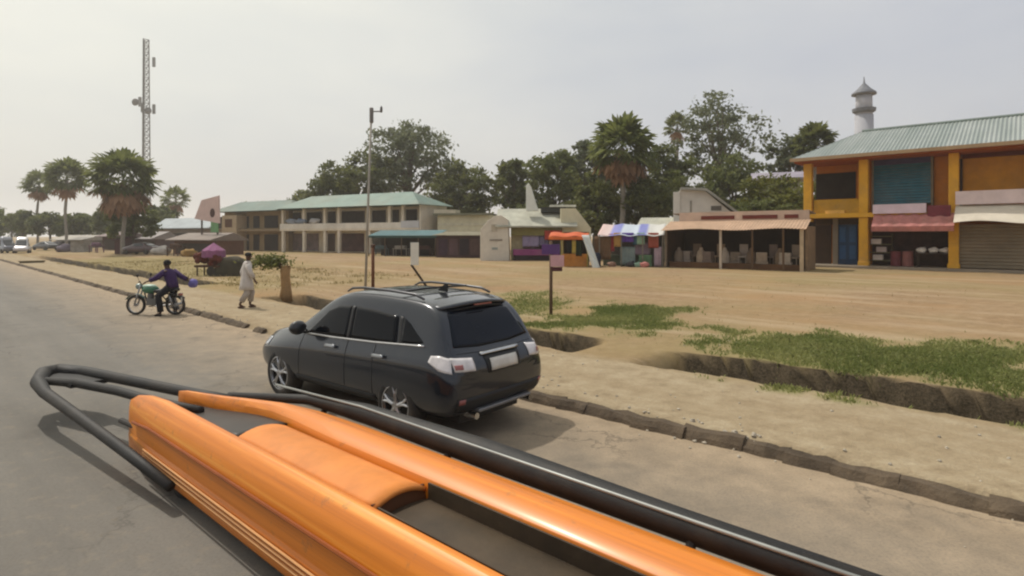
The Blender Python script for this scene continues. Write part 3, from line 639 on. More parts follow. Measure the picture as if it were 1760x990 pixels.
mb = MB(); mb.grid(lambda a_, b_: (x0 + (x1 - x0) * (.62 * (1 - b_) + .36 * a_) , -.75 - .5 * (1 - b_) + .06 * math.sin(a_ * 9 + b_ * 4), z0 + (z1 - z0) * b_), 10, 12)
o = mb.build('white_drape', M('#cfd3cf', .85, 0, .1, 2), None, True, solid=.015, fix=False); tag(o, 'long white sheet hanging slantwise from the orange stall', 'sheet'); o.location = OS.loc(); o.rotation_euler.z = OS.ang

# ------------------------------------------------------------------ white hall with rounded gable and fin
CH = Frame(*xy(31.6, 35.2), -.04, .40)
ch = thing('white_hall', 'pale hall with rounded white gable, olive front and tall white fin', 'hall', CH.loc(), CH.ang)
WH = M('#d3cbbb', .85, 0, .12, .9, .1, 0, .45); CREAM = M('#cfc7a8', .85, 0, .12, .9, .1, 0, .35)
cq = lambda px, py: CH.at(px, py)
g = [(826, 452), (826, 395), (838, 380), (852, 371), (862, 370), (874, 378), (876, 452)]
pl = [cq(a_, min(b_, 451)) for a_, b_ in g]; pl = [(a_, max(0, z_)) for a_, z_ in pl]
gw_ = MB().prism(pl[::-1], -.35, 1.2).build('front_gable', WH, ch, bevel=.03)
for (x0, x1, y0, y1, cc) in ((842, 864, 411, 414, '#8d8478'), (846, 856, 425, 429, '#98a09a'), (845, 855, 386, 398, '#b3a996')):
    q0, q1 = cq(x0, 0)[0], cq(x1, 0)[0]; MB().box(q0, q1, -.385, -.352, cq(x0, y1)[1], cq(x0, y0)[1]).build('plaster_patch', M(cc, .9), gw_)
h0, h1 = cq(877, 0)[0], cq(1016, 0)[0]; zr = cq(940, 356)[1]; ze = cq(878, 388)[1]
MB().box(h0, cq(966, 0)[0], 2.2, 2.35, 0, ze - .1).build('shop_wall', M('#8c7f86', .9, 0, .25, 1.2), ch)
MB().prism([(cq(964, 0)[0], 0), (h1, 0), (h1, cq(1016, 392)[1]), (cq(990, 0)[0], zr - .1), (cq(964, 0)[0], zr - .1)], .1, 5.5).build('side_gable', CREAM, ch)
q0, q1 = cq(878, 0)[0], cq(966, 0)[0]
MB().box(q0, q1, -.1, .25, cq(878, 405)[1], ze).build('fascia', M('#77703e', .85, 0, .3, 1.6, .1, 0, .3), ch, bevel=.02)
MB().prism_x([(-.5, ze - .02), (2.8, zr), (6, ze), (6, ze - .12), (2.8, zr - .14), (-.5, ze - .14)], cq(852, 0)[0], cq(992, 0)[0]).build('roof', M('#aaa99a', .75, .1, .25, 1, 0, 0, .3), ch)
q0, q1 = cq(930, 0)[0], cq(974, 0)[0]; MB().box(q0, q1, 1.4, 2.6, zr - .35, zr + .08).build('roof_vent', M('#3b3c38', .8), ch)
q0, q1 = cq(946, 0)[0], cq(992, 0)[0]; MB().box(q0, q1, 1.2, 2.9, zr + .083, zr + .25).build('vent_cap', M('#c9c9bc', .7), ch)
f = [(904, 362), (904, 318), (908, 313), (913, 320), (920, 344), (926, 362)]
MB().prism([cq(a_, b_) for a_, b_ in f][::-1], .6, 1.4).build('fin', M('#d9dbd2', .8, 0, .08), ch, bevel=.05)
q0, q1 = cq(878, 0)[0], cq(898, 0)[0]; MB().box(q0, q1, .3, .5, 0, ze - .5).build('pier', M('#9d9272', .85), ch, bevel=.02)
q0, q1 = cq(882, 0)[0], cq(962, 0)[0]
o = MB().box(0, q1 - q0, 0, .7, .45, .95).build('counter', M('#8d3f74', .8, 0, .25, 1.8, 0, 0, .3), bevel=.03); MB().box(.05, q1 - q0 - .05, .05, .65, 0, .45).build('base', M('#2a1a20', .9), o)
tag(o, 'long magenta counter with dark base under the olive fascia', 'counter'); o.location = in_frame(CH, q0, -.2); o.rotation_euler.z = CH.ang
hang(CH, 898, 926, 404, 424, '#8f84a0', 'large lilac cloth hanging in the olive fronted shop', .1, 31)
hang(CH, 926, 942, 405, 422, '#6d6480', 'small grey purple cloth hanging beside the lilac one', .12, 32)
hang(CH, 938, 962, 421, 428, '#33304a', 'dark indigo cloth bundle hanging low beside the magenta counter', -.25, 33)
hang(CH, 936, 966, 396, 412, '#a83f30', 'red cloth strip hanging under the end of the olive fascia', -.2, 34)

# ------------------------------------------------------------------ cream house, dark stalls with teal awning
CR = Frame(*xy(42, 45), -.2)
cr = thing('cream_house', 'low cream house with flat roof behind the dark brown stalls', 'house', CR.loc(), CR.ang)
q0, q1 = CR.at(752)[0], CR.at(842)[0]; z1 = CR.at(800, 370)[1]
MB().box(q0, q1, 0, 7, 0, z1).build('wall', M('#dad3b2', .85, 0, .15, .8, .1, 0, .4), cr)
MB().box(q0 - .4, q1, -.5, 7, z1 + .003, z1 + .22).build('roof', M('#7b7a63', .8), cr)
MB().box(q0 - .3, CR.at(784)[0], -.3, 1.5, z1 + .22, z1 + .6).build('parapet', M('#c9bfa8', .85), cr)
MB().box(q0, q1, -.06, -.002, z1 - 1.1, z1 - .85).build('ledge', M('#d2cbb0', .85), cr)
DS = Frame(*xy(37.2, 37.6), -.25, .42)
ds = thing('brown_stall', 'low dark brown stall with maroon shutters beside the white gable', 'stall', DS.loc(), DS.ang)
q0, q1 = DS.at(750)[0], DS.at(828)[0]; zt = DS.at(790, 402)[1]
MB().box(q0, q1, 0, 3, 0, zt - .15).build('wall', M('#4a3434', .9, 0, .35, 1.2), ds)
mb = MB(); corrugated(mb, q0 - .2, q1 + .1, lambda x: (-.6, zt - .12), lambda x: (3.1, zt + .2), .2, .02); mb.build('roof', M('#8d8670', .8, .1, .25, 1), ds, solid=.02, fix=False)
for k in range(4):
    x = q0 + .25 + k * (q1 - q0 - .3) / 4; MB().box(x, x + (q1 - q0) / 4 - .25, -.04, -.003, .25, zt - .45).build('shutter', M(['#3d2838', '#5b4448', '#2c2028', '#55403c'][k], .85, 0, .3, 2), ds)
TS = Frame(*xy(41.0, 38.2), -.3, .42)
ts = thing('teal_stall', 'dark stall under a teal sheet awning below the long building', 'stall', TS.loc(), TS.ang)
q0, q1 = TS.at(640)[0], TS.at(758)[0]; zt = TS.at(700, 405)[1]
mb = MB(); corrugated(mb, q0, q1, lambda x: (-.9, zt), lambda x: (1.6, zt + .55), .2, .02); mb.build('awning', M('#5f7f82', .6, .1, .2, 1, 0, 0, .25), ts, solid=.02, fix=False)
MB().box(q0, q1, -.93, -.9, zt - .22, zt).build('valance', M('#2c4540', .8), ts)
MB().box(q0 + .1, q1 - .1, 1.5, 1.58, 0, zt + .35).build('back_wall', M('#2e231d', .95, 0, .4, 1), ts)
for k in range(5): x = q0 + .1 + k * (q1 - q0 - .3) / 4; MB().tube([(x, -.85, 0), (x, -.85, zt)], .05, 6).build('post', M('#5b4a3a', .85), ts)
for k, (px, cc, lab) in enumerate([(655, '#43565a', 'slate coloured goods table under the left end of the teal awning'), (690, '#8a8378', 'pale goods table under the middle of the teal awning'), (730, '#4a2e26', 'dark brown goods table under the right end of the teal awning')]):
    x = TS.at(px)[0]; o = MB().box(-.8, .8, 0, .7, .7, .78).box(-.75, -.68, .05, .12, 0, .7).box(.68, .75, .05, .12, 0, .7).box(-.75, -.68, .58, .65, 0, .7).box(.68, .75, .58, .65, 0, .7).box(-.6, .5, .1, .6, .783, 1.05).build('goods_table', M(cc, .85, 0, .25, 2))
    tag(o, lab, 'table'); o.location = in_frame(TS, x, -.4); o.rotation_euler.z = TS.ang

# ------------------------------------------------------------------ long two-storey building with green hipped roof
LB = Frame(-41.5, 80.6, math.radians(-29.8))
lb = thing('long_building', 'long two storey cream building with green hipped roof and upper gallery', 'building', LB.loc(), LB.ang)
e0, e1 = LB.at(372)[0], LB.at(724)[0]; emid = LB.at(482)[0]
EV = 5.35; SL = 2.75
CRW = M('#ded3bf', .85, 0, .14, .8, .1, 0, .4); CRD = M('#8f7f66', .9, 0, .2, .8, .1, 0, .4)
MB().box(emid, e1 - .25, 2.0, 4.6, 0, EV).build('wall', M('#d9ccb2', .9, 0, .15, .6, 0, 0, .3), lb)
MB().box(e1 - .245, e1, -.04, 4.6, 0, EV).build('end_wall', M('#d8cdb8', .85, 0, .12, .8, .1, 0, .35), lb)
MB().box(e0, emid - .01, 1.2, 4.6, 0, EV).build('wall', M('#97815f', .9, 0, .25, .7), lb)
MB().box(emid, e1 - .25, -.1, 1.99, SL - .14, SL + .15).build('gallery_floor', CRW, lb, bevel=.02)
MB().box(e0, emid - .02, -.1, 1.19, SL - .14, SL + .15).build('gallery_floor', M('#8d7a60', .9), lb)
MB().box(emid, LB.at(690)[0], -.08, .06, SL + .153, SL + .75).build('parapet', M('#e2dccf', .85, 0, .15, .8, 0, 0, .35), lb)
MB().box(LB.at(690)[0] + .01, e1 - .25, -.12, .06, SL + .153, SL + .9).build('parapet', M('#c9c8c8', .8, 0, .1, .8), lb)
for px in (484, 520, 556, 580, 632, 667, 690):
    a_ = LB.at(px)[0]
    MB().box(a_, a_ + .38, -.05, .3, SL + .76, EV - .01).build('column', CRW, lb, bevel=.02)
    MB().box(a_, a_ + .38, -.03, .3, 0, SL - .143).build('column', CRW, lb, bevel=.02)
for px0, px1 in ((490, 517), (525, 553), (562, 577), (587, 627), (638, 663), (672, 686), (696, 717)):
    a_, c_ = LB.at(px0, b=2)[0], LB.at(px1, b=2)[0]; d_ = MB().box(a_, c_, 1.94, 2.05, SL + .16, SL + 2.25).build('door', M((.06, .045, .036), .85, 0, .4, 2), lb)
    MB().box(a_ - .1, c_ + .1, 1.92, 1.938, SL + 2.252, SL + 2.38).build('frame', CRW, d_)
for k, (px0, px1) in enumerate(((488, 548), (560, 576), (586, 626), (636, 690))):
    a_, c_ = LB.at(px0, b=2)[0], LB.at(px1, b=2)[0]; MB().box(a_, c_, 1.94, 2.05, .1, 2.3).build('shop_front', M(['#7a6a66', '#4f3d32', '#5d4440', '#5f5d55'][k], .85, 0, .5, 1.2), lb)
for k, (px0, px1, sh) in enumerate(((374, 384, 0), (412, 428, 1), (436, 446, 1), (455, 478, 0))):
    a_, c_ = LB.at(px0, b=1.2)[0], LB.at(px1, b=1.2)[0]
    MB().box(a_, c_, 1.14, 1.25, .1, 2.2).build('door', M((.03, .02, .015), .9, 0, .4, 2), lb)
    MB().box(a_, c_, 1.14, 1.25, SL + .3, SL + 1.9).build('window', M((.04, .03, .025), .8, 0, .4, 2), lb)
a_, c_ = LB.at(386)[0], LB.at(411)[0]; MB().box(a_, c_, -.4, 1.19, 0, EV - .6).build('stair_tower', M('#b5a184', .85, 0, .15, .8, .1, 0, .4), lb); MB().box(a_ + .7, c_ - .9, -.43, -.402, EV - 2.2, EV - 1.1).build('window', M('#5c3d2a', .8), lb)
GRF = M('#6c8076', .65, .15, .2, .5, 0, 0, .35)
def hiproof(mb, x0, x1, y0, y1, ez, rz, hx):
    ym = (y0 + y1) / 2
    mb.add([(x0, y0, ez), (x1, y0, ez), (x1, y1, ez), (x0, y1, ez), (x0 + hx, ym, rz), (x1 - hx, ym, rz)], [(0, 1, 5, 4), (1, 2, 5), (2, 3, 4, 5), (3, 0, 4), (3, 2, 1, 0)])
mb = MB(); hiproof(mb, LB.at(486)[0] - .5, e1 + .5, -1.0, 5.2, EV + .02, EV + 1.65, 3.4); mb.build('roof', GRF, lb)
mb = MB(); hiproof(mb, e0 - .8, LB.at(486)[0] + 2, -.6, 5.1, EV - .10, EV + 1.35, 3.0); mb.build('roof', M('#65756d', .7, .15, .2, .5, 0, 0, .45), lb)
for k, (px, cc, lab) in enumerate([(500, '#8f97a4', 'grey bundle on the gallery parapet, leftmost one'), (518, '#7f8a9c', 'bluish bundle on the gallery parapet between two paler ones'), (540, '#b4b3b3', 'pale bundle on the gallery parapet, rightmost one')]):
    o = MB().blob((0, 0, .3), .62, k + 40, .5, 10, (1.5, .5, .55)).build('bundle', M(cc, .9), smooth=True); tag(o, lab, 'bundle'); o.location = in_frame(LB, LB.at(px)[0], .05, SL + .75); o.rotation_euler.z = LB.ang
#@@PART3
# ------------------------------------------------------------------ trees
def orient_quads(P, Nn, size, asp=1.0, rs=nrs):
    n = len(P); r = rs.normal(size=(n, 3)); a_ = np.cross(Nn, r); a_ /= np.linalg.norm(a_, axis=1, keepdims=True) + 1e-9
    b_ = np.cross(Nn, a_); s_ = size[:, None]
    return np.stack([P - a_ * s_ * .9 * asp, P - b_ * s_ * .45 - a_ * s_ * .1, P + a_ * s_ * .9 * asp, P + b_ * s_ * .45 + a_ * s_ * .1], 1).reshape(-1, 3)
LEAF_DK = leaf_mat('dark_leaves', (.070, .084, .024), (.20, .21, .062))
LEAF_MID = leaf_mat('mid_leaves', (.082, .102, .028), (.22, .24, .072))
LEAF_PALE = leaf_mat('pale_leaves', (.085, .100, .050), (.22, .24, .125))
LEAF_YEL = leaf_mat('yellowish_leaves', (.09, .10, .018), (.23, .23, .045))
BARK = M('#5d5040', .95, 0, .3, 3, .5); BARKG = M('#8b8478', .95, 0, .25, 3, .4)
def ground_at(x, y): return max(0.0, gz(*uv(x, y)))
def tree(label, px0, px1, ptop, d, mat, zc=None, blobs=9, leaves=6500, ls=.34, gap=.30, seed=1, group='trees behind the buildings', name='leafy_tree', trunk=.28, bark=None, dens_pow=.45):
    rs = np.random.RandomState(seed); rr = random.Random(seed)
    X = ((px0 + px1) / 2 - 880) / FPX * d; W_ = (px1 - px0) / FPX * d; z0 = ground_at(X, d) if d < 100 else .4
    top = H - (ptop - HOR) / FPX * d - z0; zc = top * .38 if zc is None else H - (zc - HOR) / FPX * d - z0; zc = max(zc, .4)
    t = thing(name, label, 'tree', (X, d, z0), rr.uniform(0, 6), group)
    hc = top - zc; rx = W_ / 2; ctr = zc + hc * .5
    bs = []
    for i in range(blobs):
        k = (i + .5) / blobs; zz = zc + hc * (.14 + .74 * k); prof = math.sqrt(max(.12, 1 - ((zz - ctr) / (hc * .58)) ** 2))
        an = i * 2.4 + rr.uniform(-.5, .5); rad = rx * prof * rr.uniform(.35, .72) * (.35 if i == blobs - 1 else 1)
        r = min(rx, hc) * rr.uniform(.30, .46)
        bs.append((rad * math.cos(an), rad * math.sin(an), min(zz, top - r * .75), r))
    mb = MB(); tb = zc + hc * .25
    mb.tube([(0, 0, -.3), (rr.uniform(-.1, .1), 0, tb * .4), (rr.uniform(-.25, .25), rr.uniform(-.2, .2), tb), (0, 0, zc + hc * .6)], [trunk * 1.3, trunk, trunk * .75, trunk * .3], 8)
    for bx, by, bz, r in bs:
        s_ = tb * rr.uniform(.55, 1.0); mb.tube([(0, 0, s_), (bx * .45, by * .45, s_ + (bz - s_) * .6), (bx, by, bz)], [trunk * .45, trunk * .28, trunk * .08], 5)
    mb.build('trunk', bark or BARK, t, True, fix=False)
    Ps, Ns = [], []
    tot = sum(r ** 2 for *_, r in bs)
    for bx, by, bz, r in bs:
        # each bough breaks up into twig clumps so the sky shows between them
        nc = max(7, int(26 * (r / (min(rx, hc) * .4)) ** 2)); n = int(leaves * r * r / tot / nc)
        for _ in range(nc):
            dv = rs.normal(size=3); dv /= np.linalg.norm(dv); c = np.array([bx, by, bz]) + dv * r * rs.uniform(.25, 1) ** dens_pow * np.array([1.05, 1.05, .85])
            if rs.uniform() < .12 + gap * .7: continue
            q = rs.normal(size=(n, 3)) * r * rs.uniform(.11, .22) * np.array([1.25, 1.25, .75]); Ps.append(c + q)
            nn = rs.normal(size=(n, 3)) + np.array([0, 0, .7]) + dv * .5; Ns.append(nn / np.linalg.norm(nn, axis=1, keepdims=True))
    P = np.concatenate(Ps); Nn = np.concatenate(Ns); sz = rs.uniform(.6, 1.35, len(P)) * ls
    Q = orient_quads(P, Nn, sz, rs=rs)
    tone = np.clip(np.repeat(rs.normal(.42, .22, len(Ps)), [len(q_) for q_ in Ps]) + rs.normal(0, .18, len(P)), 0, 1)
    mesh_np('crown', Q, np.arange(len(Q)).reshape(-1, 4), mat, t, tone)
    return t
def fan_palm(label, px, ptop, d, crown_px, dead=0.3, seed=1, group=None, mat=None, lean=0.0, nl=56, trunk=.22, deadmat=None, droop=.0):
    rs = np.random.RandomState(seed); X = (px - 880) / FPX * d; z0 = ground_at(X, d) if d < 100 else .4
    top = H - (ptop - HOR) / FPX * d - z0; R_ = crown_px / FPX * d / 2; hb = top - R_ * .95
    t = thing('fan_palm', label, 'palm tree', (X, d, z0), rs.uniform(0, 6), group)
    n = 9; pts = [(lean * (i / n) ** 2, .1 * math.sin(i), -.3 + (hb + .3) * i / n) for i in range(n + 1)]
    MB().tube(pts, [trunk * (1.35 if i == 0 else 1 - .25 * i / n + (.12 if 4 < i < 7 else 0)) for i in range(n + 1)], 10).build('trunk', BARKG, t, True, fix=False)
    def fans(count, lo, hi, sc_, nm, mt, fold):
        V, F_, T_ = [], [], []
        for i in range(count):
            az = i * 2.399 + rs.uniform(-.2, .2); el = lo + (hi - lo) * ((i + .5) / count) + rs.uniform(-.12, .12)
            dr = np.array([math.cos(az) * math.cos(el), math.sin(az) * math.cos(el), math.sin(el)])
            pl_ = R_ * rs.uniform(.42, .58) * sc_; base = np.array([lean, .1, hb]); c = base + dr * pl_
            side = np.array([-math.sin(az), math.cos(az), 0]); upv = np.cross(dr, side)
            b0 = len(V); w_ = .035
            V += [base - side * w_, base + side * w_, c + side * w_, c - side * w_]; F_.append((b0, b0 + 1, b0 + 2, b0 + 3)); T_.append(.2)
            fr = R_ * rs.uniform(.40, .52) * sc_; ns = 13
            for k in range(ns):
                an = (k / (ns - 1) - .5) * 4.1; d2 = dr * math.cos(an) + side * math.sin(an); d3 = dr * math.cos(an + .16) + side * math.sin(an + .16); d1 = dr * math.cos(an - .16) + side * math.sin(an - .16)
                L = fr * (1 - .25 * abs(an) / 2.05) * rs.uniform(.85, 1.1)
                sag = -upv * abs(math.sin(an)) * fr * fold + np.array([0, 0, -1]) * fr * (.16 + droop)
                b0 = len(V); V += [c, c + d1 * L * .72 + sag * .45, c + d2 * L + sag, c + d3 * L * .72 + sag * .45]; F_.append((b0, b0 + 1, b0 + 2, b0 + 3)); T_.append(float(np.clip(rs.normal(.45, .25), 0, 1)))
        mesh_np(nm, np.array(V), np.array(F_), mt, t, T_)
    fans(nl, -.55, 1.45, 1.0, 'crown', mat or LEAF_DK, .35 * (1 if R_ < 3.2 else 1.3))
    if dead > 0: fans(int(34 * dead) + 1, -1.5, -.5, 1.0, 'dead_fronds', deadmat or DEADF, .6)
    return t
DEADF = leaf_mat('dead_fronds', (.24, .125, .06), (.48, .29, .165), .3)
G_ = 'trees behind the market buildings'
tree('dark green tree rising over the left part of the long green roof', 540, 690, 262, 84, LEAF_DK, 362, 9, 7000, .36, .15, 3, G_)
tree('low dark green tree at the left edge of the clump above the long roof', 515, 600, 306, 86, LEAF_DK, 362, 6, 3200, .36, .1, 4, G_)
tree('large round grey green tree towering over the long green roof', 615, 795, 206, 88, LEAF_PALE, 340, 15, 12500, .34, .42, 5, G_, trunk=.45)
tree('dark tree filling the gap right of the long roof', 730, 858, 278, 80, LEAF_DK, 395, 11, 8000, .34, .05, 6, G_)
tree('dark green tree behind the white hall, left of its fin', 835, 935, 268, 74, LEAF_DK, 395, 10, 7000, .32, .05, 7, G_)
tree('deep green tree right behind the white fin', 890, 1015, 258, 70, LEAF_MID, 395, 11, 8500, .31, .05, 8, G_)
tree('dark low tree between the white hall and the palm with brown skirt', 965, 1080, 300, 58, LEAF_DK, 400, 9, 7000, .26, .02, 9, G_)
tree('grey green tree to the left of the palm with brown skirt', 960, 1050, 234, 72, LEAF_PALE, 345, 9, 5500, .32, .25, 10, G_)
tree('tall airy grey green tree left of the yellow building, tallest of the clump', 1150, 1325, 163, 74, LEAF_PALE, 320, 17, 10500, .30, .62, 11, G_, trunk=.4, dens_pow=.38)
tree('dark leafy tree to the right of the palm with brown skirt', 1080, 1200, 246, 68, LEAF_MID, 395, 12, 8500, .30, .12, 12, G_)
tree('dark tree behind the tan shed and pale gable', 1040, 1180, 305, 56, LEAF_DK, 395, 9, 8000, .25, .0, 13, G_)
tree('green tree behind the sloping gable, below the airy tree', 1190, 1330, 270, 66, LEAF_MID, 390, 11, 8000, .29, .1, 14, G_)
tree('yellow green bushy tree pressed against the yellow building', 1262, 1402, 303, 52, LEAF_YEL, 395, 9, 6500, .22, .0, 15, G_)
tree('dark bushy tree between the pale gable and the yellow building', 1220, 1390, 346, 50, LEAF_MID, 398, 10, 7500, .22, .0, 16, G_)
tree('light green tree under the round palm by the yellow building', 1310, 1402, 236, 64, LEAF_PALE, 300, 8, 4500, .28, .3, 17, G_)
fan_palm('tall fan palm with a skirt of brown dead fronds behind the stalls', 1070, 190, 54, 136, 1.0, 21, mat=LEAF_MID, nl=50, trunk=.28)
fan_palm('round topped dark fan palm behind the left end of the yellow building', 1402, 206, 62, 92, .25, 22, mat=LEAF_DK)
fan_palm('small dark fan palm peeping out left of the airy tree', 1164, 190, 84, 62, .1, 23, mat=LEAF_DK, nl=26)
fan_palm('fan palm farthest to the left, thin and pale in the haze', 64, 290, 112, 62, .15, 24, mat=LEAF_MID, nl=36, lean=.5)
fan_palm('tall fan palm second from the left edge above the hedge trees', 113, 266, 92, 84, .1, 25, mat=LEAF_MID, nl=46, lean=-.6)
fan_palm('large fan palm with brown lower fronds beside the lattice mast', 212, 248, 68, 128, .8, 26, mat=LEAF_MID, nl=52, trunk=.26, lean=.3)
fan_palm('small fan palm standing alone right of the lattice mast', 306, 316, 112, 56, .15, 27, mat=LEAF_MID, nl=26, lean=.8)
G2 = 'hedge trees along the far roadside'
hedge = [(-60, 20, 352, 118, 'hedge tree at the left edge of the far roadside row', 31), (10, 70, 362, 112, 'low hedge tree in front of the thin leftmost palm', 32), (55, 118, 366, 108, 'hedge tree under the second palm from the left', 33),
         (105, 172, 368, 110, 'hedge tree between the second palm and the large brown palm', 34), (160, 205, 350, 104, 'hedge tree on the left of the large brown palm', 35), (245, 305, 352, 108, 'hedge tree under the lone small palm', 36), (190, 268, 344, 72, 'dense dark green bushy tree at the foot of the large brown palm', 37)]
for px0, px1, pt, d, lab, sd__ in hedge: tree(lab, px0, px1, pt, d, LEAF_MID, 400 if d > 100 else 412, 8, 4200, .40 if d > 100 else .3, .05, sd__, G2, 'bushy_tree', .2)
for i, (px0, px1, pt, d) in enumerate([(-150, -40, 345, 150), (-20, 60, 372, 160), (60, 150, 374, 170), (150, 240, 372, 165), (240, 330, 376, 170), (320, 420, 384, 175), (400, 540, 345, 180), (1330, 1420, 330, 90), (480, 560, 330, 120)]):
    tree(['hazy tree far off beyond the hedge row, cut by the left edge', 'hazy far tree showing above the hedge between the two left palms', 'hazy far tree behind the second palm from the left', 'hazy far tree behind the large brown palm', 'hazy far tree behind the lone small palm', 'hazy far tree above the pink hoarding', 'hazy far tree hidden mostly by the long building', 'tree mostly hidden behind the left end of the yellow building', 'far tree at the left shoulder of the dark clump'][i], px0, px1, pt, d, LEAF_MID, 402, 7, 2600, .6, .0, 50 + i, 'far hazy trees', 'distant_tree', .25)

# ------------------------------------------------------------------ lattice mast, minaret, distant roofs
d = 160; X = (250 - 880) / FPX * d
mast = thing('lattice_mast', 'tall grey lattice telephone mast behind the palms', 'mast', (X, d, .4))
mb = MB(); ht = 56.0; prev = None
def legs(z): r = 1.25 - .45 * z / ht; return [Vector((r * math.cos(a_), r * math.sin(a_), z)) for a_ in (.4, .4 + 2.094, .4 + 4.189)]
zs = [i * ht / 32 for i in range(33)]
for i in range(32):
    A, B = legs(zs[i]), legs(zs[i + 1])
    for k in range(3):
        mb.tube([A[k], B[k]], .15, 5, False); mb.tube([A[k], B[(k + 1) % 3]], .08, 4, False); mb.tube([A[(k + 1) % 3], B[k]], .08, 4, False); mb.tube([B[k], B[(k + 1) % 3]], .07, 4, False)
mb.build('lattice', M('#7e7c78', .6, .3), mast, fix=False)
for z, k, nm in ((37, 0, 'a'), (37.5, 1, 'b'), (38.4, 2, 'c'), (50, 0, 'd')):
    a_ = .4 + 2.094 * k; MB().box(-.35, .35, -.2, .2, -1.3, 1.3).build('panel_antenna', M('#8d8c88', .6), mast).location = (2.0 * math.cos(a_), 2.0 * math.sin(a_), z)
for px_, z in ((-2.3, 38.6), (1.2, 36.2)):
    o = MB().lathe([(.05, -.3), (.9, 0), (1.0, .12), (.3, .25)], 14, axis='y').build('dish_antenna', M('#76746f', .6), mast); o.location = (px_, -.9, z)
d = 92; X = (1485 - 880) / FPX * d
mn = thing('minaret', 'slim white minaret with a grey balcony and grey pointed cap', 'minaret', (X, d, .4)); Zm = lambda py: H - (py - HOR) / FPX * d - .4
MB().lathe([(1.45, -.3), (1.42, Zm(320)), (1.32, Zm(198))], 16).build('shaft', M('#a6a6ab', .8, 0, .08, .3), mn, True)
MB().lathe([(1.2, Zm(197.5)), (1.15, Zm(160))], 16).build('lantern', M('#b0b0b5', .8, 0, .08, .3), mn, True)
for py in (190,): MB().lathe([(1.2, Zm(py + 5)), (1.62, Zm(py + 2)), (1.7, Zm(py - 3)), (1.55, Zm(py - 3.4)), (1.2, Zm(py - 2))], 16).build('balcony', M('#6f7278', .75), mn)
MB().lathe([(1.1, Zm(163.5)), (1.78, Zm(163)), (1.72, Zm(160)), (.95, Zm(153)), (.5, Zm(147)), (.16, Zm(143)), (.06, Zm(132))], 16).build('cap', M('#74767c', .7), mn, True)
FH = Frame(*xy(14.0, 62.0), -.4)
fh = thing('distant_house', 'distant house with lilac grey roof above the yellow green tree', 'house', FH.loc(), FH.ang)
q0, q1 = FH.at(1290)[0], FH.at(1385)[0]; z0, z1 = FH.at(1330, 306)[1], FH.at(1330, 290)[1]
MB().box(q0 + .4, q1 - .4, .5, 7, 0, z0).build('wall', M('#9a948c', .9), fh)
MB().prism_x([(-.3, z0), (3.8, z1), (7.8, z0), (7.8, z0 - .15), (-.3, z0 - .15)], q0, q1).build('roof', M('#a29aa6', .6, .2, .3, .6), fh)
def far_shed(label, px0, px1, pt, pe, pb, d, wall, roof, ang=-.5, name='distant_stall'):
    F = Frame((( px0 + px1) / 2 - 880) / FPX * d, d, ang); t = thing(name, label, 'stall', F.loc(), F.ang, 'far stalls by the road'); a_, b_ = F.at(px0)[0], F.at(px1)[0]
    zt, ze = F.at((px0 + px1) / 2, pt)[1], F.at((px0 + px1) / 2, pe)[1]; ze = max(ze, .9); zt = max(zt, ze + .2)
    MB().box(a_, b_, 0, 3.2, 0, ze).build('wall', M(wall, .9, 0, .25, .8), t); MB().prism_x([(-.9, ze), (1.8, zt), (3.6, ze), (3.6, ze - .1), (-.9, ze - .1)], a_ - .3, b_ + .3).build('roof', M(roof, .7, .1, .2, .7), t)
    MB().box(a_ + .3, b_ - .3, -.04, -.003, .1, ze * .75).build('opening', M((.06, .045, .035), .9), t); return t
far_shed('long low far stall with greyish white roof left of the pink hoarding', 268, 366, 374, 392, 420, 92, '#8a7d70', '#9ba2a4')
far_shed('far stall with dull mauve wall under the dense bushy tree', 205, 268, 398, 410, 428, 86, '#5f4f50', '#8c8581')
far_shed('far stall with pale fence like front beside the parked cars', 96, 150, 404, 412, 428, 100, '#7d786d', '#a39d92')
far_shed('far maroon kiosk standing beside the mauve stall', 176, 205, 398, 406, 430, 84, '#4c2c2c', '#7a6a66')
far_shed('far stall with brown roof nearest the pink hoarding', 300, 372, 400, 412, 436, 62, '#6a4a38', '#7d7066')
wl = MB(); x0, y0 = (110 - 880) / FPX * 96, 96; x1, y1 = (365 - 880) / FPX * 84, 84
F = Frame(x0, y0, math.atan2(y1 - y0, x1 - x0)); L = math.hypot(x1 - x0, y1 - y0)
fw = thing('boundary_wall', 'long low dusty boundary wall running behind the far stalls', 'wall', F.loc(), F.ang)
MB().box(0, L, 5, 5.25, 0, 1.7).build('wall_panel', M('#8f8577', .9, 0, .25, .4, 0, 0, .4), fw); MB().box(-.02, L, 4.94, 5.31, 1.702, 1.85).build('coping', M('#a39a8c', .9), fw)
def heap(label, name, cat, px, py, cc, sx, sz, seed, kind='heap'):
    x, y, z = at(px, py)
    if kind == 'table':
        o = MB().box(-.9, .9, -.4, .4, .72, .8).box(-.85, -.77, -.35, -.27, 0, .72).box(.77, .85, -.35, -.27, 0, .72).box(-.85, -.77, .27, .35, 0, .72).box(.77, .85, .27, .35, 0, .72)
        for q in range(5): o.blob((-.65 + .32 * q, 0, .92), .2, seed + q, .4, 8)
    elif kind == 'booth':
        o = MB().box(-.8, .8, -.6, .6, 0, 1.7); o.prism_x([(-1.0, 1.72), (.75, 2.1), (.75, 2.02), (-1.0, 1.64)], -.95, .95)
    else: o = MB().blob((0, 0, .38), .7, seed, .6, 12, (1.5, .8, .62))
    o = o.build(name, M(cc, .9, 0, .4, 1.5), None, kind == 'heap'); tag(o, label, cat, 'roadside clutter far on the left'); o.location = (x, y, z - .05); o.rotation_euler.z = -.5 + .2 * (seed % 3); o.scale = (sx, sx, sz); return o
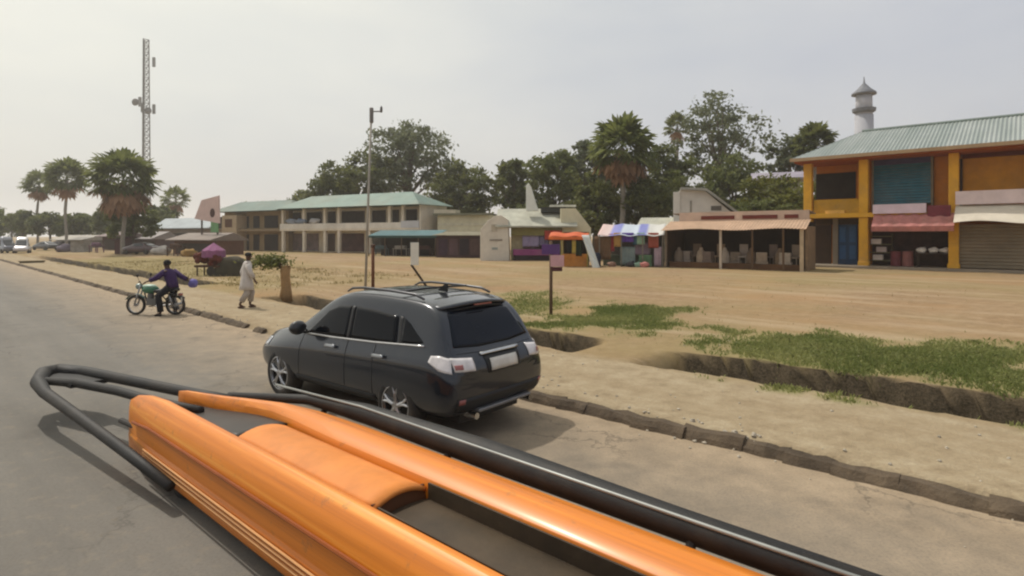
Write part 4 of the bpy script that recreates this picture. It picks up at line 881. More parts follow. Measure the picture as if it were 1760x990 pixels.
heap('mauve grey covered heap farthest left of the roadside clutter', 'covered_heap', 'heap', 112, 433, '#5f5560', 1.3, 1.4, 1)
heap('pale tarpaulin booth left of the maroon kiosk', 'booth', 'booth', 140, 433, '#8f8a82', 1.2, 1.0, 2, 'booth')
heap('low table of dusty purple goods by the maroon kiosk', 'goods_table', 'table', 166, 434, '#6a4c5c', 1.2, 1.2, 3, 'table')
heap('small dark maroon booth standing just right of the maroon kiosk', 'booth', 'booth', 212, 436, '#4a2a2c', .9, 1.0, 4, 'booth')
heap('dusty white covered heap right of the maroon car', 'covered_heap', 'heap', 276, 438, '#b9b2a8', 1.1, 1.2, 5)
heap('table of dark brown goods before the brown roofed far stall', 'goods_table', 'table', 302, 440, '#4d3424', 1.1, 1.2, 6, 'table')
heap('ochre coloured covered heap by the road before the brown roofed stall', 'covered_heap', 'heap', 326, 441, '#8a6b34', 1.0, 1.0, 7)
heap('grey booth with sloping top left of the red brown barrow', 'booth', 'booth', 318, 432, '#84817e', 1.0, 1.0, 8, 'booth')
heap('dark heap of goods right behind the parked dark grey car', 'covered_heap', 'heap', 96, 427, '#3b3638', 1.6, 1.6, 9)
# pale pink hoarding
d = 63; F = Frame((350 - 880) / FPX * d, d, -.5); hb_ = thing('hoarding', 'tilted pale pink hoarding on posts left of the long building', 'billboard', F.loc(), F.ang)
def hq(px, py): return F.at(px, py)
pts = [hq(335, 376), hq(378, 384), hq(377, 336), hq(347, 344)]
mb = MB(); mb.prism([p_ for p_ in pts], -.06, .06); pn = mb.build('panel', M('#cfb5ae', .8, 0, .1, 1.2, 0, 0, .2), hb_)
mb = MB(); cx, cz = hq(366, 366); mb.prism([(cx + .42 * math.cos(k * .628), cz + .5 * math.sin(k * .628)) for k in range(10)], -.075, -.062); mb.build('print_patch', M('#4a3230', .8), pn)
q = hq(370, 396); MB().box(q[0] - .7, q[0] + .5, -.05, .05, q[1] - .2, q[1] + 1.0).build('lower_panel', M('#6f9a6c', .8, 0, .2, 2), hb_)
for px in (345, 372): a_, z_ = hq(px, 378); MB().box(a_ - .07, a_ + .07, .065, .2, -.2, z_ + 1.0).build('post', M('#5c5048', .8), hb_)

# ------------------------------------------------------------------ poles, signs, stump, barrow by the roadside
x, y, z = at(627, 514); tp = thing('utility_pole', 'tall thin grey steel pole leaning slightly, rising behind the SUV roof', 'pole', (x, y, z))
top = Vector(((638.5 - 880) / FPX * y - x, 0, H - (186 - HOR) / FPX * y - z))
MB().tube([(0, 0, -.4), top * .5, top], [.05, .043, .035], 10).build('shaft', M('#a19a8e', .6, .2, .2, 3), tp, True)
MB().box(-.02, .38, -.02, .02, -.02, .02).build('arm', M('#8a8580', .6, .3), tp).location = top - Vector((0, 0, .12))
MB().lathe([(.03, -.1), (.05, -.02), (.045, .08), (.015, .14)], 10).build('insulator', M('#59534f', .4), tp).location = top + Vector((.36, 0, -.06))
MB().lathe([(.05, -.55), (.075, -.5), (.075, 0), (.05, .02)], 10).build('top_fitting', M('#7a7672', .6), tp).location = top
x, y, z = at(641, 496); rp = thing('rusty_post', 'short rusty brown post just right of the tall grey pole', 'post', (x, y, z))
MB().tube([(0, 0, -.3), (0, 0, 1.85)], .07, 10).build('shaft', M('#6a432c', .85, .2, .35, 4, .3), rp, True)
MB().lathe([(.09, 1.8), (.1, 1.84), (.1, 1.9), (.02, 1.93)], 10).build('cap', M('#4c3324', .8), rp)
x, y, z = at(748, 505); wp = thing('marker_board', 'narrow white marker board on a slanting dark stake behind the SUV', 'sign', (x, y, z))
k = y / FPX
MB().tube([(0, 0, -.2), ((706 - 748) * k, .1, (505 - 455) * k)], .045, 8).build('stake', M('#37291c', .9, 0, .3, 4), wp)
mb = MB().box((705 - 748) * k, (719 - 748) * k, .06, .12, (505 - 456) * k, (505 - 417) * k); mb.build('board', M('#dcd8cc', .7, 0, .08, 2, 0, 0, .15), wp, bevel=.01)
x, y, z = at(947, 541); sg = thing('road_sign', 'small purple and pink sign panel on a brown post beside the ditch', 'sign', (x, y, z)); k = y / FPX
MB().tube([(0, 0, -.3), (0, 0, (541 - 414) * k)], .05, 10).build('post', M('#5f4a38', .85, 0, .3, 4), sg, True)
MB().box((931 - 947) * k, (962 - 947) * k, -.075, -.052, (541 - 437) * k, (541 - 420) * k).build('upper_panel', M('#5c3a72', .6, 0, .2, 3), sg, bevel=.006)
MB().box((946 - 947) * k, (969 - 947) * k, -.075, -.052, (541 - 458) * k, (541 - 438.5) * k).build('lower_panel', M('#d0a0a6', .6, 0, .15, 3, 0, 0, .2), sg, bevel=.006)
MB().box((948 - 947) * k, (966 - 947) * k, -.075, -.052, (541 - 466) * k, (541 - 458.7) * k).build('bottom_plate', M('#4c1f26', .6), sg)
x, y, z = at(491, 509); sm_ = thing('tree_stump', 'lopped brown tree stump with one bent leafy bough', 'stump', (x, y, z)); k = y / FPX
MB().tube([(0, 0, -.2), (.02, 0, .3), (-.02, 0, .8), (.0, 0, (509 - 456) * k)], [.26, .19, .17, .19], 10).build('trunk', M('#a58257', .95, 0, .3, 4, .6), sm_, True)
MB().tube([(0, 0, .95), (-.25, 0, 1.22), (-.6, .05, 1.38), (-.95, .1, 1.25)], [.09, .08, .06, .03], 8).build('bough', M('#4f3b25', .95, 0, .3, 4), sm_, True)
P = nrs.normal(size=(900, 3)) * np.array([.38, .22, .13]) + np.array([-.62, 0, 1.34]); Nn = nrs.normal(size=(900, 3)); Nn /= np.linalg.norm(Nn, axis=1, keepdims=True)
Q = orient_quads(P, Nn, nrs.uniform(.05, .10, 900)); mesh_np('crown', Q, np.arange(len(Q)).reshape(-1, 4), LEAF_DK, sm_, nrs.uniform(0, 1, 900))
# barrow stall with parasol, covered heap
x, y, z = at(362, 474); bs_ = thing('barrow_stall', 'wooden barrow heaped with red brown goods', 'barrow', (x, y, z), -.1); k = y / FPX
MB().box(-.75, .8, -.4, .4, .50, .62).build('tray', M('#4f3322', .9, 0, .3, 3), bs_, bevel=.02)
mb = MB()
for i in range(34): mb.blob((rnd.uniform(-.75, .75), rnd.uniform(-.35, .35), .66 + rnd.uniform(0, .5)), rnd.uniform(.13, .24), i, .4, 8)
mb.build('goods', M('#5f2a1d', .85, 0, .45, 3), bs_, True, fix=False)
for sx, sy in ((-.6, -.33), (.6, -.33), (-.6, .33), (.6, .33)): MB().tube([(sx, sy, 0), (sx, sy, .5)], .04, 6).build('leg', M('#3a281c', .9), bs_)
for sy in (-.44, .44): MB().lathe([(.06, -.03), (.26, -.03), (.28, 0), (.26, .03), (.06, .03)], 16, (.3, sy, .28), 'y').build('wheel', RUBBER, bs_)
ps = thing('parasol', 'dull mauve pink parasol standing over the red brown barrow', 'parasol', (x + .12, y + .1, z - .22))
MB().tube([(0, 0, 0), (0, 0, 2.05)], .025, 6).build('pole', STEEL, ps)
mb = MB(); nseg = 8
mb.add([(0, 0, 2.12)] + [(.62 * math.cos(i * math.pi / 8), .62 * math.sin(i * math.pi / 8), 1.70 - (.05 if i % 2 else 0)) for i in range(16)] + [(.64 * math.cos(i * math.pi / 8), .64 * math.sin(i * math.pi / 8), 1.30 - (.03 if i % 2 else 0)) for i in range(16)],
       [(0, 1 + i, 1 + (i + 1) % 16) for i in range(16)] + [(1 + i, 17 + i, 17 + (i + 1) % 16, 1 + (i + 1) % 16) for i in range(16)])
mb.build('canopy', M('#8a5578', .85, 0, .25, 3, 0, 0, .3), ps, solid=.012)
x, y, z = at(400, 474); o = MB().grid(lambda a_, b_: (.92 * (a_ - .5) * 2, .6 * (b_ - .5) * 2, 1.0 * (1 - abs(2 * a_ - 1) ** 3.2) * (1 - abs(2 * b_ - 1) ** 4) + .05 * noise.noise((a_ * 6, b_ * 5, 2))), 22, 14).build('covered_heap', M('#3c3626', .9, 0, .4, 2.5, .3), None, True)
tag(o, 'dark olive tarpaulin covering a heap beside the mauve parasol', 'heap'); o.location = (x, y, z - .03); o.scale = (1.15, 1.1, 1.15)
# culvert head in the far ditch
x, y, z = at(55, 452); o = MB().box(-1.0, 1.0, -.2, .2, -.4, .35).box(-1.1, 1.1, -.25, .25, .353, .5).build('culvert_head', M('#6a5c3e', .95, 0, .35, 1.5, .3), bevel=.03); tag(o, 'low brown concrete culvert head at the far ditch', 'culvert'); o.location = (x, y, z - .15); o.rotation_euler.z = YAW + 1.57; o.scale = (.8, .8, .7)
#@@PART4
# ------------------------------------------------------------------ draping patches on a body (windows, lamps, plates)
def bake(o):
    dg = bpy.context.evaluated_depsgraph_get(); ev = o.evaluated_get(dg); me = bpy.data.meshes.new_from_object(ev)
    o.modifiers.clear(); old = o.data; nm = old.name; o.data = me; bpy.data.meshes.remove(old); me.name = nm
    return o
def bvh_of(o):
    bm = bmesh.new(); bm.from_mesh(o.data); t = BVHTree.FromBMesh(bm); bm.free(); return t
def pl(pts, t):
    """point on a polyline at parameter t"""
    n = len(pts) - 1; k = min(n - 1e-6, max(0, t * n)); i = int(k); f = k - i
    return tuple(a + (b - a) * f for a, b in zip(pts[i], pts[i + 1]))
def drape(bvh, lo, hi, axis, name, mat, parent, off=.006, thick=.004, nu=14, nv=8, smooth=True):
    """lo/hi: lower and upper outline in the two other coordinates, cast along axis ('+y','-y','+x','-x' = side it is seen from)"""
    sgn = 1 if axis[0] == '+' else -1; vs = []
    for j in range(nv + 1):
        for i in range(nu + 1):
            a, b = pl(lo, i / nu), pl(hi, i / nu); p = (a[0] + (b[0] - a[0]) * j / nv, a[1] + (b[1] - a[1]) * j / nv)
            if axis[1] == 'y': o_, d_ = Vector((p[0], 6 * sgn, p[1])), Vector((0, -sgn, 0))
            elif axis[1] == 'x': o_, d_ = Vector((9 * sgn, p[0], p[1])), Vector((-sgn, 0, 0))
            else: o_, d_ = Vector((p[0], p[1], 6 * sgn)), Vector((0, 0, -sgn))
            h, n_, _, _ = bvh.ray_cast(o_, d_)
            if h is None:
                q = bvh.find_nearest(o_ + d_ * (6 if axis[1] == 'y' else 9)); h, n_ = q[0], q[1]
            if n_.dot(d_) > 0: n_ = -n_
            vs.append(h + n_ * off)
    mb = MB(); mb.add(vs, [(j * (nu + 1) + i, j * (nu + 1) + i + 1, (j + 1) * (nu + 1) + i + 1, (j + 1) * (nu + 1) + i) for j in range(nv) for i in range(nu)])
    o = mb.build(name, mat, parent, smooth, fix=False)
    k = o.modifiers.new('thick', 'SOLIDIFY'); k.thickness = thick; k.offset = 0
    return o
def loft_half(stations, ring_fn):
    rings = []
    for s in stations:
        half = ring_fn(s); x = s[0]
        rings.append([(x, y, z) for y, z in half] + [(x, -y, z) for y, z in half[-2:0:-1]])
    n = len(rings[0]); mb = MB(); mb.add([p for r in rings for p in r], [(i * n + k, i * n + (k + 1) % n, (i + 1) * n + (k + 1) % n, (i + 1) * n + k) for i in range(len(rings) - 1) for k in range(n)] + [tuple(range(n - 1, -1, -1)), tuple(range((len(rings) - 1) * n, len(rings) * n))])
    return mb
def cut_wells(body, centres, r, y0=.56, y1=1.3):
    for cx, cz in centres:
        for s in (1, -1):
            c = MB().lathe([(r, y0 * s), (r, y1 * s)], 36, (cx, 0, cz), 'y').build('cutter', BLACK)
            k = body.modifiers.new('well', 'BOOLEAN'); k.operation = 'DIFFERENCE'; k.object = c; k.solver = 'EXACT'
            bpy.context.view_layer.update(); bake(body); bpy.data.objects.remove(c)
def wheel(parent, x, y, z, r, wd, rimmat, spokes=5, nm='wheel'):
    s = 1 if y > 0 else -1
    t = MB().lathe([(r * .62, -wd / 2), (r * .90, -wd / 2), (r * .97, -wd * .42), (r, -wd * .25), (r, wd * .25), (r * .97, wd * .42), (r * .90, wd / 2), (r * .62, wd / 2)], 36, (x, y, z), 'y', True).build(nm, RUBBER, parent, True)
    mb = MB(); yo = y + s * (wd / 2 - .015)
    mb.lathe([(r * .60, -.02), (r * .70, -.015), (r * .72, .012), (r * .66, .018), (r * .60, .0)], 36, (x, yo, z), 'y', True)
    mb.lathe([(r * .17, -.03), (r * .17, .012), (r * .08, .02)], 16, (x, yo, z), 'y')
    for k in range(spokes):
        a = k * 2 * math.pi / spokes + .3; ca, sa = math.cos(a), math.sin(a)
        for da in (-.13, .13):
            a1 = a + da * .6; mb.tube([(x + ca * r * .12, yo, z + sa * r * .12), (x + math.cos(a1) * r * .42, yo + s * .005, z + math.sin(a1) * r * .42), (x + math.cos(a + da * 1.5) * r * .66, yo, z + math.sin(a + da * 1.5) * r * .66)], [r * .07, r * .055, r * .05], 6)
    mb.build('rim', rimmat, t, False, fix=False)
    MB().lathe([(r * .60, -.012), (r * .60, .0)], 28, (x, y + s * .02, z), 'y').build('brake_disc', M((.05, .05, .05), .6, .5), t)
    return t
# ------------------------------------------------------------------ dark grey SUV
m, nt, b = new_mat('dark_metallic_paint')
n1 = noise_node(nt, 1.2, 5, .65); n2 = noise_node(nt, 5, 6, .75); geo = nd(nt, 'ShaderNodeTexCoord'); sz_ = nd(nt, 'ShaderNodeSeparateXYZ'); nt.links.new(geo.outputs['Object'], sz_.inputs[0])
base = ramp(nt, n1.outputs['Fac'], [(.3, (.015, .019, .027)), (.7, (.022, .027, .036))])
du = nd(nt, 'ShaderNodeMapRange'); du.inputs['From Min'].default_value = .25; du.inputs['From Max'].default_value = .75; du.inputs['To Min'].default_value = .13; du.inputs['To Max'].default_value = .02; nt.links.new(sz_.outputs['Z'], du.inputs['Value'])
dm = nd(nt, 'ShaderNodeMath'); dm.operation = 'MULTIPLY'; nt.links.new(du.outputs[0], dm.inputs[0]); nt.links.new(ramp(nt, n2.outputs['Fac'], [(.35, .2), (.7, 1.0)]).outputs['Color'], dm.inputs[1])
nt.links.new(mixc(nt, dm.outputs[0], base.outputs['Color'], (.16, .125, .085)), b.inputs['Base Color'])
b.inputs['Metallic'].default_value = .25; b.inputs['Coat Weight'].default_value = .7; b.inputs['Coat Roughness'].default_value = .03; b.inputs['Specular IOR Level'].default_value = .35
rr_ = nd(nt, 'ShaderNodeMath'); rr_.operation = 'MULTIPLY_ADD'; rr_.inputs[1].default_value = .6; rr_.inputs[2].default_value = .22; nt.links.new(dm.outputs[0], rr_.inputs[0]); nt.links.new(rr_.outputs[0], b.inputs['Roughness'])
PAINT = m
SX, SY, SYAW = -.86, 7.86, math.radians(141)
suv = thing('suv', 'dark grey SUV with roof rails and spoiler stopped by the kerb, seen from behind', 'car', (SX, SY, 0.0), SYAW)
#        x     zb   ws   wm   zm   wb   zbelt wr   zr    zt
ST_ = [(-.99, .46, .60, .74, .66, .70, .80, .62, .86, .88),
       (-.93, .36, .80, .88, .66, .83, .90, .73, .97, .995),
       (-.80, .30, .86, .925, .70, .875, 1.02, .77, 1.09, 1.115),
       (-.66, .28, .87, .935, .72, .885, 1.07, .77, 1.33, 1.37),
       (-.50, .27, .88, .935, .74, .89, 1.08, .71, 1.545, 1.59),
       (-.25, .27, .88, .935, .75, .89, 1.07, .695, 1.605, 1.66),
       (.30, .26, .885, .925, .74, .89, 1.045, .70, 1.64, 1.695),
       (1.0, .26, .885, .92, .72, .89, 1.02, .705, 1.65, 1.71),
       (1.45, .26, .885, .92, .71, .89, 1.00, .70, 1.60, 1.665),
       (1.85, .26, .885, .92, .71, .89, .985, .70, 1.42, 1.48),
       (2.22, .26, .885, .925, .71, .885, .97, .73, 1.19, 1.24),
       (2.50, .26, .885, .93, .71, .87, .955, .74, 1.045, 1.085),
       (2.95, .27, .87, .925, .70, .845, .91, .73, .99, 1.03),
       (3.35, .29, .80, .86, .66, .77, .83, .64, .90, .94),
       (3.58, .34, .66, .72, .62, .62, .74, .50, .81, .84),
       (3.68, .42, .45, .52, .58, .45, .68, .36, .74, .76)]
def ring(s):
    x, zb, ws, wm, zm, wb, zl, wr, zr, zt = s
    return [(0, zb), (ws * .8, zb), (ws, zb + .07), (wm * .995, (zb + zm) / 2 + .02), (wm, zm), (max(wb, wm - .012), zl - .12), (wb - .035, zl - .005), (wb - .045 + (wr - wb + .045) * .5, zl + (zr - zl) * .55), (wr, zr), (wr * .90, zt - .016), (wr * .4, zt), (0, zt)]
body = loft_half(ST_, ring).build('body', PAINT, suv, True)
k = body.modifiers.new('sub', 'SUBSURF'); k.levels = 2; k.render_levels = 2
bpy.context.view_layer.update(); bake(body)
cut_wells(body, [(0, .36), (2.72, .36)], .43)
body.data.polygons.foreach_set('use_smooth', [True] * len(body.data.polygons))
try:
    k = body.modifiers.new('wn', 'WEIGHTED_NORMAL'); k.keep_sharp = True
except Exception: pass
bv = bvh_of(body)
TRIM = M((.012, .012, .013), .5, 0, .2, 4); LENS = M((.66, .62, .61), .12, 0, .25, 6, 0, .8); LENSR = M((.30, .09, .08), .15, 0, .2, 6, 0, .8)
for s in ('+y', '-y'):
    tint = M((.004, .005, .007), .06, 0, .1, 3, 0, 0, 0, .16)
    drape(bv, [(.06, 1.10), (.7, 1.075), (1.02, 1.065)], [(.12, 1.43), (.7, 1.48), (1.02, 1.49)], s, 'window', tint, suv)      # rear door
    drape(bv, [(1.10, 1.062), (1.6, 1.045), (2.12, 1.03)], [(1.10, 1.49), (1.42, 1.475), (1.62, 1.40)], s, 'window', tint, suv)   # front door
    drape(bv, [(-.42, 1.165), (-.25, 1.14), (-.02, 1.12)], [(-.25, 1.27), (-.12, 1.36), (-.0, 1.42)], s, 'window', tint, suv)      # rear quarter
    drape(bv, [(-.05, 1.10), (.03, 1.10)], [(.02, 1.43), (.09, 1.44)], s, 'pillar', TRIM, suv, nu=2)
    drape(bv, [(1.025, 1.065), (1.095, 1.062)], [(1.025, 1.49), (1.095, 1.49)], s, 'pillar', TRIM, suv, .007, nu=2)
    drape(bv, [(-.45, 1.12), (.5, 1.065), (1.4, 1.03), (2.2, 1.01)], [(-.45, 1.14), (.5, 1.085), (1.4, 1.05), (2.2, 1.03)], s, 'belt_trim', CHROME, suv, .009, .006, 24, 2)
    drape(bv, [(.40, .30), (2.3, .30)], [(.42, .42), (2.28, .42)], s, 'sill_trim', TRIM, suv, .008, .006, 24, 3)
    for x in (.22, 1.28):
        h_ = drape(bv, [(x, .905), (x + .22, .90)], [(x, .945), (x + .22, .94)], s, 'door_handle', M((.30, .31, .32), .25, .8), suv, .028, .03, 6, 3)
    for x, x2 in ((.46, .47), (1.06, 1.065), (2.18, 2.16)):                                          # door shut lines
        drape(bv, [(x, .44), (x + .012, .44)], [(x2 - .03, 1.05), (x2 - .018, 1.05)], s, 'door_seam', M((.004, .004, .005), .8), suv, .0015, .002, 1, 16)
    drape(bv, [(-.90, .86), (-.76, .89), (-.58, .97)], [(-.84, 1.02), (-.72, 1.05), (-.60, 1.04)], s, 'taillight', LENS, suv, .008, .008, 10, 6)
    drape(bv, [(3.1, .74), (3.42, .72)], [(3.08, .86), (3.36, .84)], s, 'headlight', M((.5, .52, .54), .1, 0, .1, 4, 0, 1), suv, .006, .006, 8, 5)
for s in (1, -1):
    y0, y1 = sorted((.52 * s, .80 * s)); o = drape(bv, [(y0, .86), (y1, .88)], [(y0, 1.0), (y1, 1.03)], '-x', 'taillight', LENS, suv, .008, .008, 10, 6)
    y0, y1 = sorted((.70 * s, .79 * s)); drape(bv, [(y0, .90), (y1, .90)], [(y0, .95), (y1, .95)], '-x', 'lens', LENSR, o, .017, .004, 6, 4)
    drape(bv, [(y0 - .02, .50), (y1 - .02, .50)], [(y0 - .02, .56), (y1 - .02, .56)], '-x', 'reflector', LENSR, suv, .008, .006, 4, 2)
rw = drape(bv, [(-.70, 1.13), (-.3, 1.10), (.3, 1.10), (.70, 1.13)], [(-.56, 1.50), (-.3, 1.535), (.3, 1.535), (.56, 1.50)], '-x', 'rear_window', M((.005, .008, .015), .06, 0, .1, 3, 0, 0, 0, .2), suv, .006, .004, 18, 10)
drape(bv, [(-.70, 1.06), (-.3, 1.04), (.3, 1.04), (.70, 1.06)], [(-.70, 1.065), (-.3, 1.045), (.3, 1.045), (.70, 1.065)], '-x', 'tailgate_seam', M((.004, .004, .005), .8), suv, .002, .002, 18, 1)
drape(bv, [(-.30, .80), (.30, .80)], [(-.33, 1.005), (.33, 1.005)], '-x', 'plate_recess', TRIM, suv, .004, .004, 8, 4)
pt_ = drape(bv, [(-.25, .82), (.25, .82)], [(-.25, .955), (.25, .955)], '-x', 'number_plate', M('#cfcac2', .5, 0, .08, 8, 0, 0, .25), suv, .018, .008, 6, 3)
drape(bv, [(-.36, 1.005), (.36, 1.005)], [(-.36, 1.035), (.36, 1.035)], '-x', 'garnish', CHROME, suv, .014, .014, 10, 2)
drape(bv, [(-.78, .40), (.78, .40)], [(-.80, .56), (.80, .56)], '-x', 'bumper_cover', TRIM, suv, .006, .006, 20, 4)
MB().box(-1.02, -.93, -.5, .5, .37, .41).build('bumper_step', M((.20, .20, .21), .4, .6), suv, bevel=.012)
drape(bv, [(-.60, 1.10), (-.3, 1.09), (.3, 1.09), (.60, 1.10)], [(-.5, 1.52), (-.2, 1.55), (.2, 1.55), (.5, 1.52)], '+x', 'windscreen', GLASS, suv, .006, .004, 16, 10)
# spoiler: real wing over the rear window
mb = MB()
def spo(a_, b_):
    y = -.66 + 1.32 * a_; c = 1 - abs(2 * a_ - 1) ** 3 * .3
    return (-.20 - .40 * b_ * c, y * (1 - .04 * b_), 1.655 - .055 * (abs(2 * a_ - 1) ** 2) - .055 * b_)
mb.grid(spo, 20, 5); sp_ = mb.build('spoiler', PAINT, suv, True, solid=.035, fix=False)
MB().grid(lambda a_, b_: (-.585 + .14 * b_ + .12 * (abs(2 * a_ - 1) ** 3), -.60 + 1.20 * a_, 1.555 - .045 * (abs(2 * a_ - 1) ** 2) - .05 * b_), 18, 3).build('spoiler_underside', TRIM, sp_, True, solid=.02, fix=False)
MB().box(-.635, -.615, -.16, .16, 1.572, 1.588).build('brake_lamp', LENSR, sp_)
for s in (1, -1):
    MB().tube([(-.20, .62 * s, 1.655), (-.04, .62 * s, 1.705), (.4, .625 * s, 1.725), (1.0, .63 * s, 1.735), (1.26, .625 * s, 1.715), (1.38, .62 * s, 1.665)], [.014, .018, .018, .018, .017, .012], 10).build('roof_rail', M((.10, .10, .105), .35, .7), suv, True)
    MB().blob((2.02, 1.02 * s, 1.13), .14, 3, .12, 14, (.62, .95, .72)).build('wing_mirror', M((.02, .021, .024), .3, .3, .1, 3, 0, .5), suv, True)
    MB().tube([(2.10, .84 * s, 1.05), (2.05, .95 * s, 1.09)], .035, 8).build('mirror_arm', TRIM, suv)
    MB().tube([(-1.0, .52 * s, .33), (-.82, .52 * s, .33)], .04, 12).build('exhaust_tip', CHROME, suv)
for x in (.25,): MB().tube([(x, -.62, 1.72), (x, -.2, 1.735), (x, .2, 1.735), (x, .62, 1.72)], .014, 8).build('roof_crossbar', TRIM, suv, True)
MB().prism([(.02, 1.69), (.20, 1.70), (.05, 1.80), (.01, 1.80)], -.012, .012).build('aerial_fin', TRIM, suv)
drape(bv, [(.55, -.38), (1.35, -.38)], [(.55, .38), (1.35, .38)], '+z', 'sunroof', GLASS, suv, .006, .004, 10, 8)
MB().tube([(-.66, .04, 1.135), (-.70, .3, 1.155), (-.665, .48, 1.20)], .008, 6).build('wiper', TRIM, suv)
MB().box(-.75, 3.4, -.55, .55, .2, .34).build('underbody', BLACK, suv)
RIM = M((.50, .50, .51), .28, .85, .1, 4, 0, 0, .15)
for x in (0, 2.72):
    for y in (.80, -.80): wheel(suv, x, y, .36, .365, .24, RIM)
# ------------------------------------------------------------------ orange vehicle in the foreground
OV0 = (4.0, 2.4); ox, oy = xy(*OV0)
ov = thing('orange_vehicle', 'long low orange open vehicle with black tubular front passing in the foreground', 'car', (ox, oy, 0.0), YAW)
m, nt, b = new_mat('orange_paint')
n1 = noise_node(nt, .9, 5, .6); mpn = nd(nt, 'ShaderNodeMapping'); mpn.inputs['Scale'].default_value = (.22, 11, 11); tcn = nd(nt, 'ShaderNodeTexCoord'); nt.links.new(tcn.outputs['Object'], mpn.inputs['Vector'])
n3 = noise_node(nt, 1.0, 4, .6, vec=mpn.outputs[0])
c = mixc(nt, .72, ramp(nt, n1.outputs['Fac'], [(.3, (.60, .165, .005)), (.7, (.74, .235, .010))]).outputs['Color'], ramp(nt, n3.outputs['Fac'], [(.30, (.30, .075, .004)), (.46, (.62, .175, .006)), (.58, (.72, .22, .010)), (.72, (.88, .42, .07))]).outputs['Color'])
nt.links.new(c, b.inputs['Base Color']); b.inputs['Roughness'].default_value = .45; b.inputs['Coat Weight'].default_value = .15; b.inputs['Coat Roughness'].default_value = .2
nsc = noise_node(nt, 7, 6, .75)
c = mixc(nt, ramp(nt, nsc.outputs['Fac'], [(.58, 0.0), (.72, .55)]).outputs['Color'], c, (.20, .10, .045)); nt.links.new(c, b.inputs['Base Color'])
ORANGE = m
def OV(u, v, z): return (u - OV0[0], -(v - OV0[1]), z)
def ov_loft(name, mat, stations, prof, parent=ov, smooth=True):
    """stations: (u, width scale about v0, height scale, v0); prof: closed (v,z) section"""
    rings = [[OV(u, v0 + (v - v0) * ks + du, .12 + (z - .12) * kz) for v, z in prof] for u, ks, kz, v0, du in stations]
    n = len(prof); mb = MB(); mb.add([p for r in rings for p in r], [(i * n + q, i * n + (q + 1) % n, (i + 1) * n + (q + 1) % n, (i + 1) * n + q) for i in range(len(rings) - 1) for q in range(n)] + [tuple(range(n - 1, -1, -1)), tuple(range((len(rings) - 1) * n, len(rings) * n))])
    return mb.build(name, mat, parent, smooth)
near = [(2.12, .20), (1.95, .12), (1.93, .22), (1.915, .33), (1.935, .36), (1.925, .52), (1.95, .66), (2.00, .745), (2.06, .785), (2.115, .78), (2.14, .70)]
far_ = [(2.58, .20), (2.57, .70), (2.60, .785), (2.68, .83), (2.80, .835), (2.93, .80), (3.00, .74), (3.02, .55), (3.02, .14)]
nst = [(7.36, .15, .80, 2.0, 0), (7.22, .55, .90, 2.02, 0), (6.95, .85, .96, 2.04, 0), (6.5, 1, 1, 2.04, 0)] + [(q, 1, 1, 2.04, 0) for q in (5.5, 4.5, 3.5, 2.5, 1.5, .5, -1.0)]
o1 = ov_loft('side_body', ORANGE, nst, near)
fst = [(7.05, .06, .85, 2.75, -.36), (6.85, .16, .90, 2.75, -.35), (6.6, .22, .92, 2.75, -.31), (6.2, .34, .95, 2.75, -.24), (5.8, .46, .97, 2.75, -.12), (5.4, .62, .99, 2.75, -.02), (5.0, .80, 1, 2.75, .0), (4.6, .92, 1, 2.75, 0), (4.2, 1, 1, 2.75, 0)] + [(q, 1, 1, 2.75, 0) for q in (3.5, 2.5, 1.5, .5, -1.0)]
o2 = ov_loft('side_body', ORANGE, fst, far_)
for o in (o1, o2):
    k = o.modifiers.new('edge', 'BEVEL'); k.width = .012; k.segments = 2
PALE = M('#d9a268', .5, 0, .15, 2, 0, .2)
for z in (.245, .285, .32): MB().tube([OV(6.6, 1.905, z), OV(4, 1.90, z), OV(1, 1.90, z), OV(-1, 1.90, z)], .008, 6).build('side_stripe', PALE, o1)
floor_ = MB(); floor_.add([OV(6.5, 2.0, .3), OV(6.5, 2.75, .3), OV(-1, 2.75, .3), OV(-1, 2.0, .3), OV(6.5, 2.0, .2), OV(6.5, 2.75, .2), OV(-1, 2.75, .2), OV(-1, 2.0, .2)], [(0, 1, 2, 3), (7, 6, 5, 4), (0, 4, 5, 1), (1, 5, 6, 2), (2, 6, 7, 3), (3, 7, 4, 0)]); floor_.build('floor', M((.035, .028, .02), .8), ov)
def deck(name, mat, u0, u1, z0, z1, bulge=.0, v0=2.142, v1=2.572):
    mb = MB()
    mb.grid(lambda a_, b_: OV(u0 + (u1 - u0) * a_, v0 + (v1 - v0) * b_, z0 + (z1 - z0) * a_ + bulge * 4 * b_ * (1 - b_)), 14, 10)
    return mb.build(name, mat, ov, True, solid=.03, fix=False)
deck('dashboard', M((.028, .022, .016), .5, 0, .4, 3), 6.7, 5.02, .62, .735, .01, 2.142, 2.60)
deck('padded_seat', M('#d9853a', .65, 0, .22, 2, .15, 0, .3), 5.0, 3.05, .725, .73, .055)
deck('rear_tray', M((.055, .036, .018), .7, 0, .5, 1.6, .2), 3.03, -1.0, .66, .66, .02)
LINER = M((.05, .032, .016), .7, 0, .5, 1.6, .2)
for v_, nm_ in ((2.566, 'liner'), (2.158, 'liner')):
    mb = MB(); a_, c_ = OV(3.02, v_, .67), OV(-1.0, v_, .785 if v_ > 2.3 else .76); mb.box(a_[0], c_[0], a_[1] - .007, a_[1] + .007, a_[2], c_[2]); mb.build(nm_, LINER, ov)
MB().tube([OV(7.0, 1.925, .50), OV(6.5, 1.918, .545), OV(3, 1.918, .55), OV(-1, 1.918, .55)], .014, 6).build('side_groove_trim', M('#8a4408', .6, 0, .3, 2), o1)
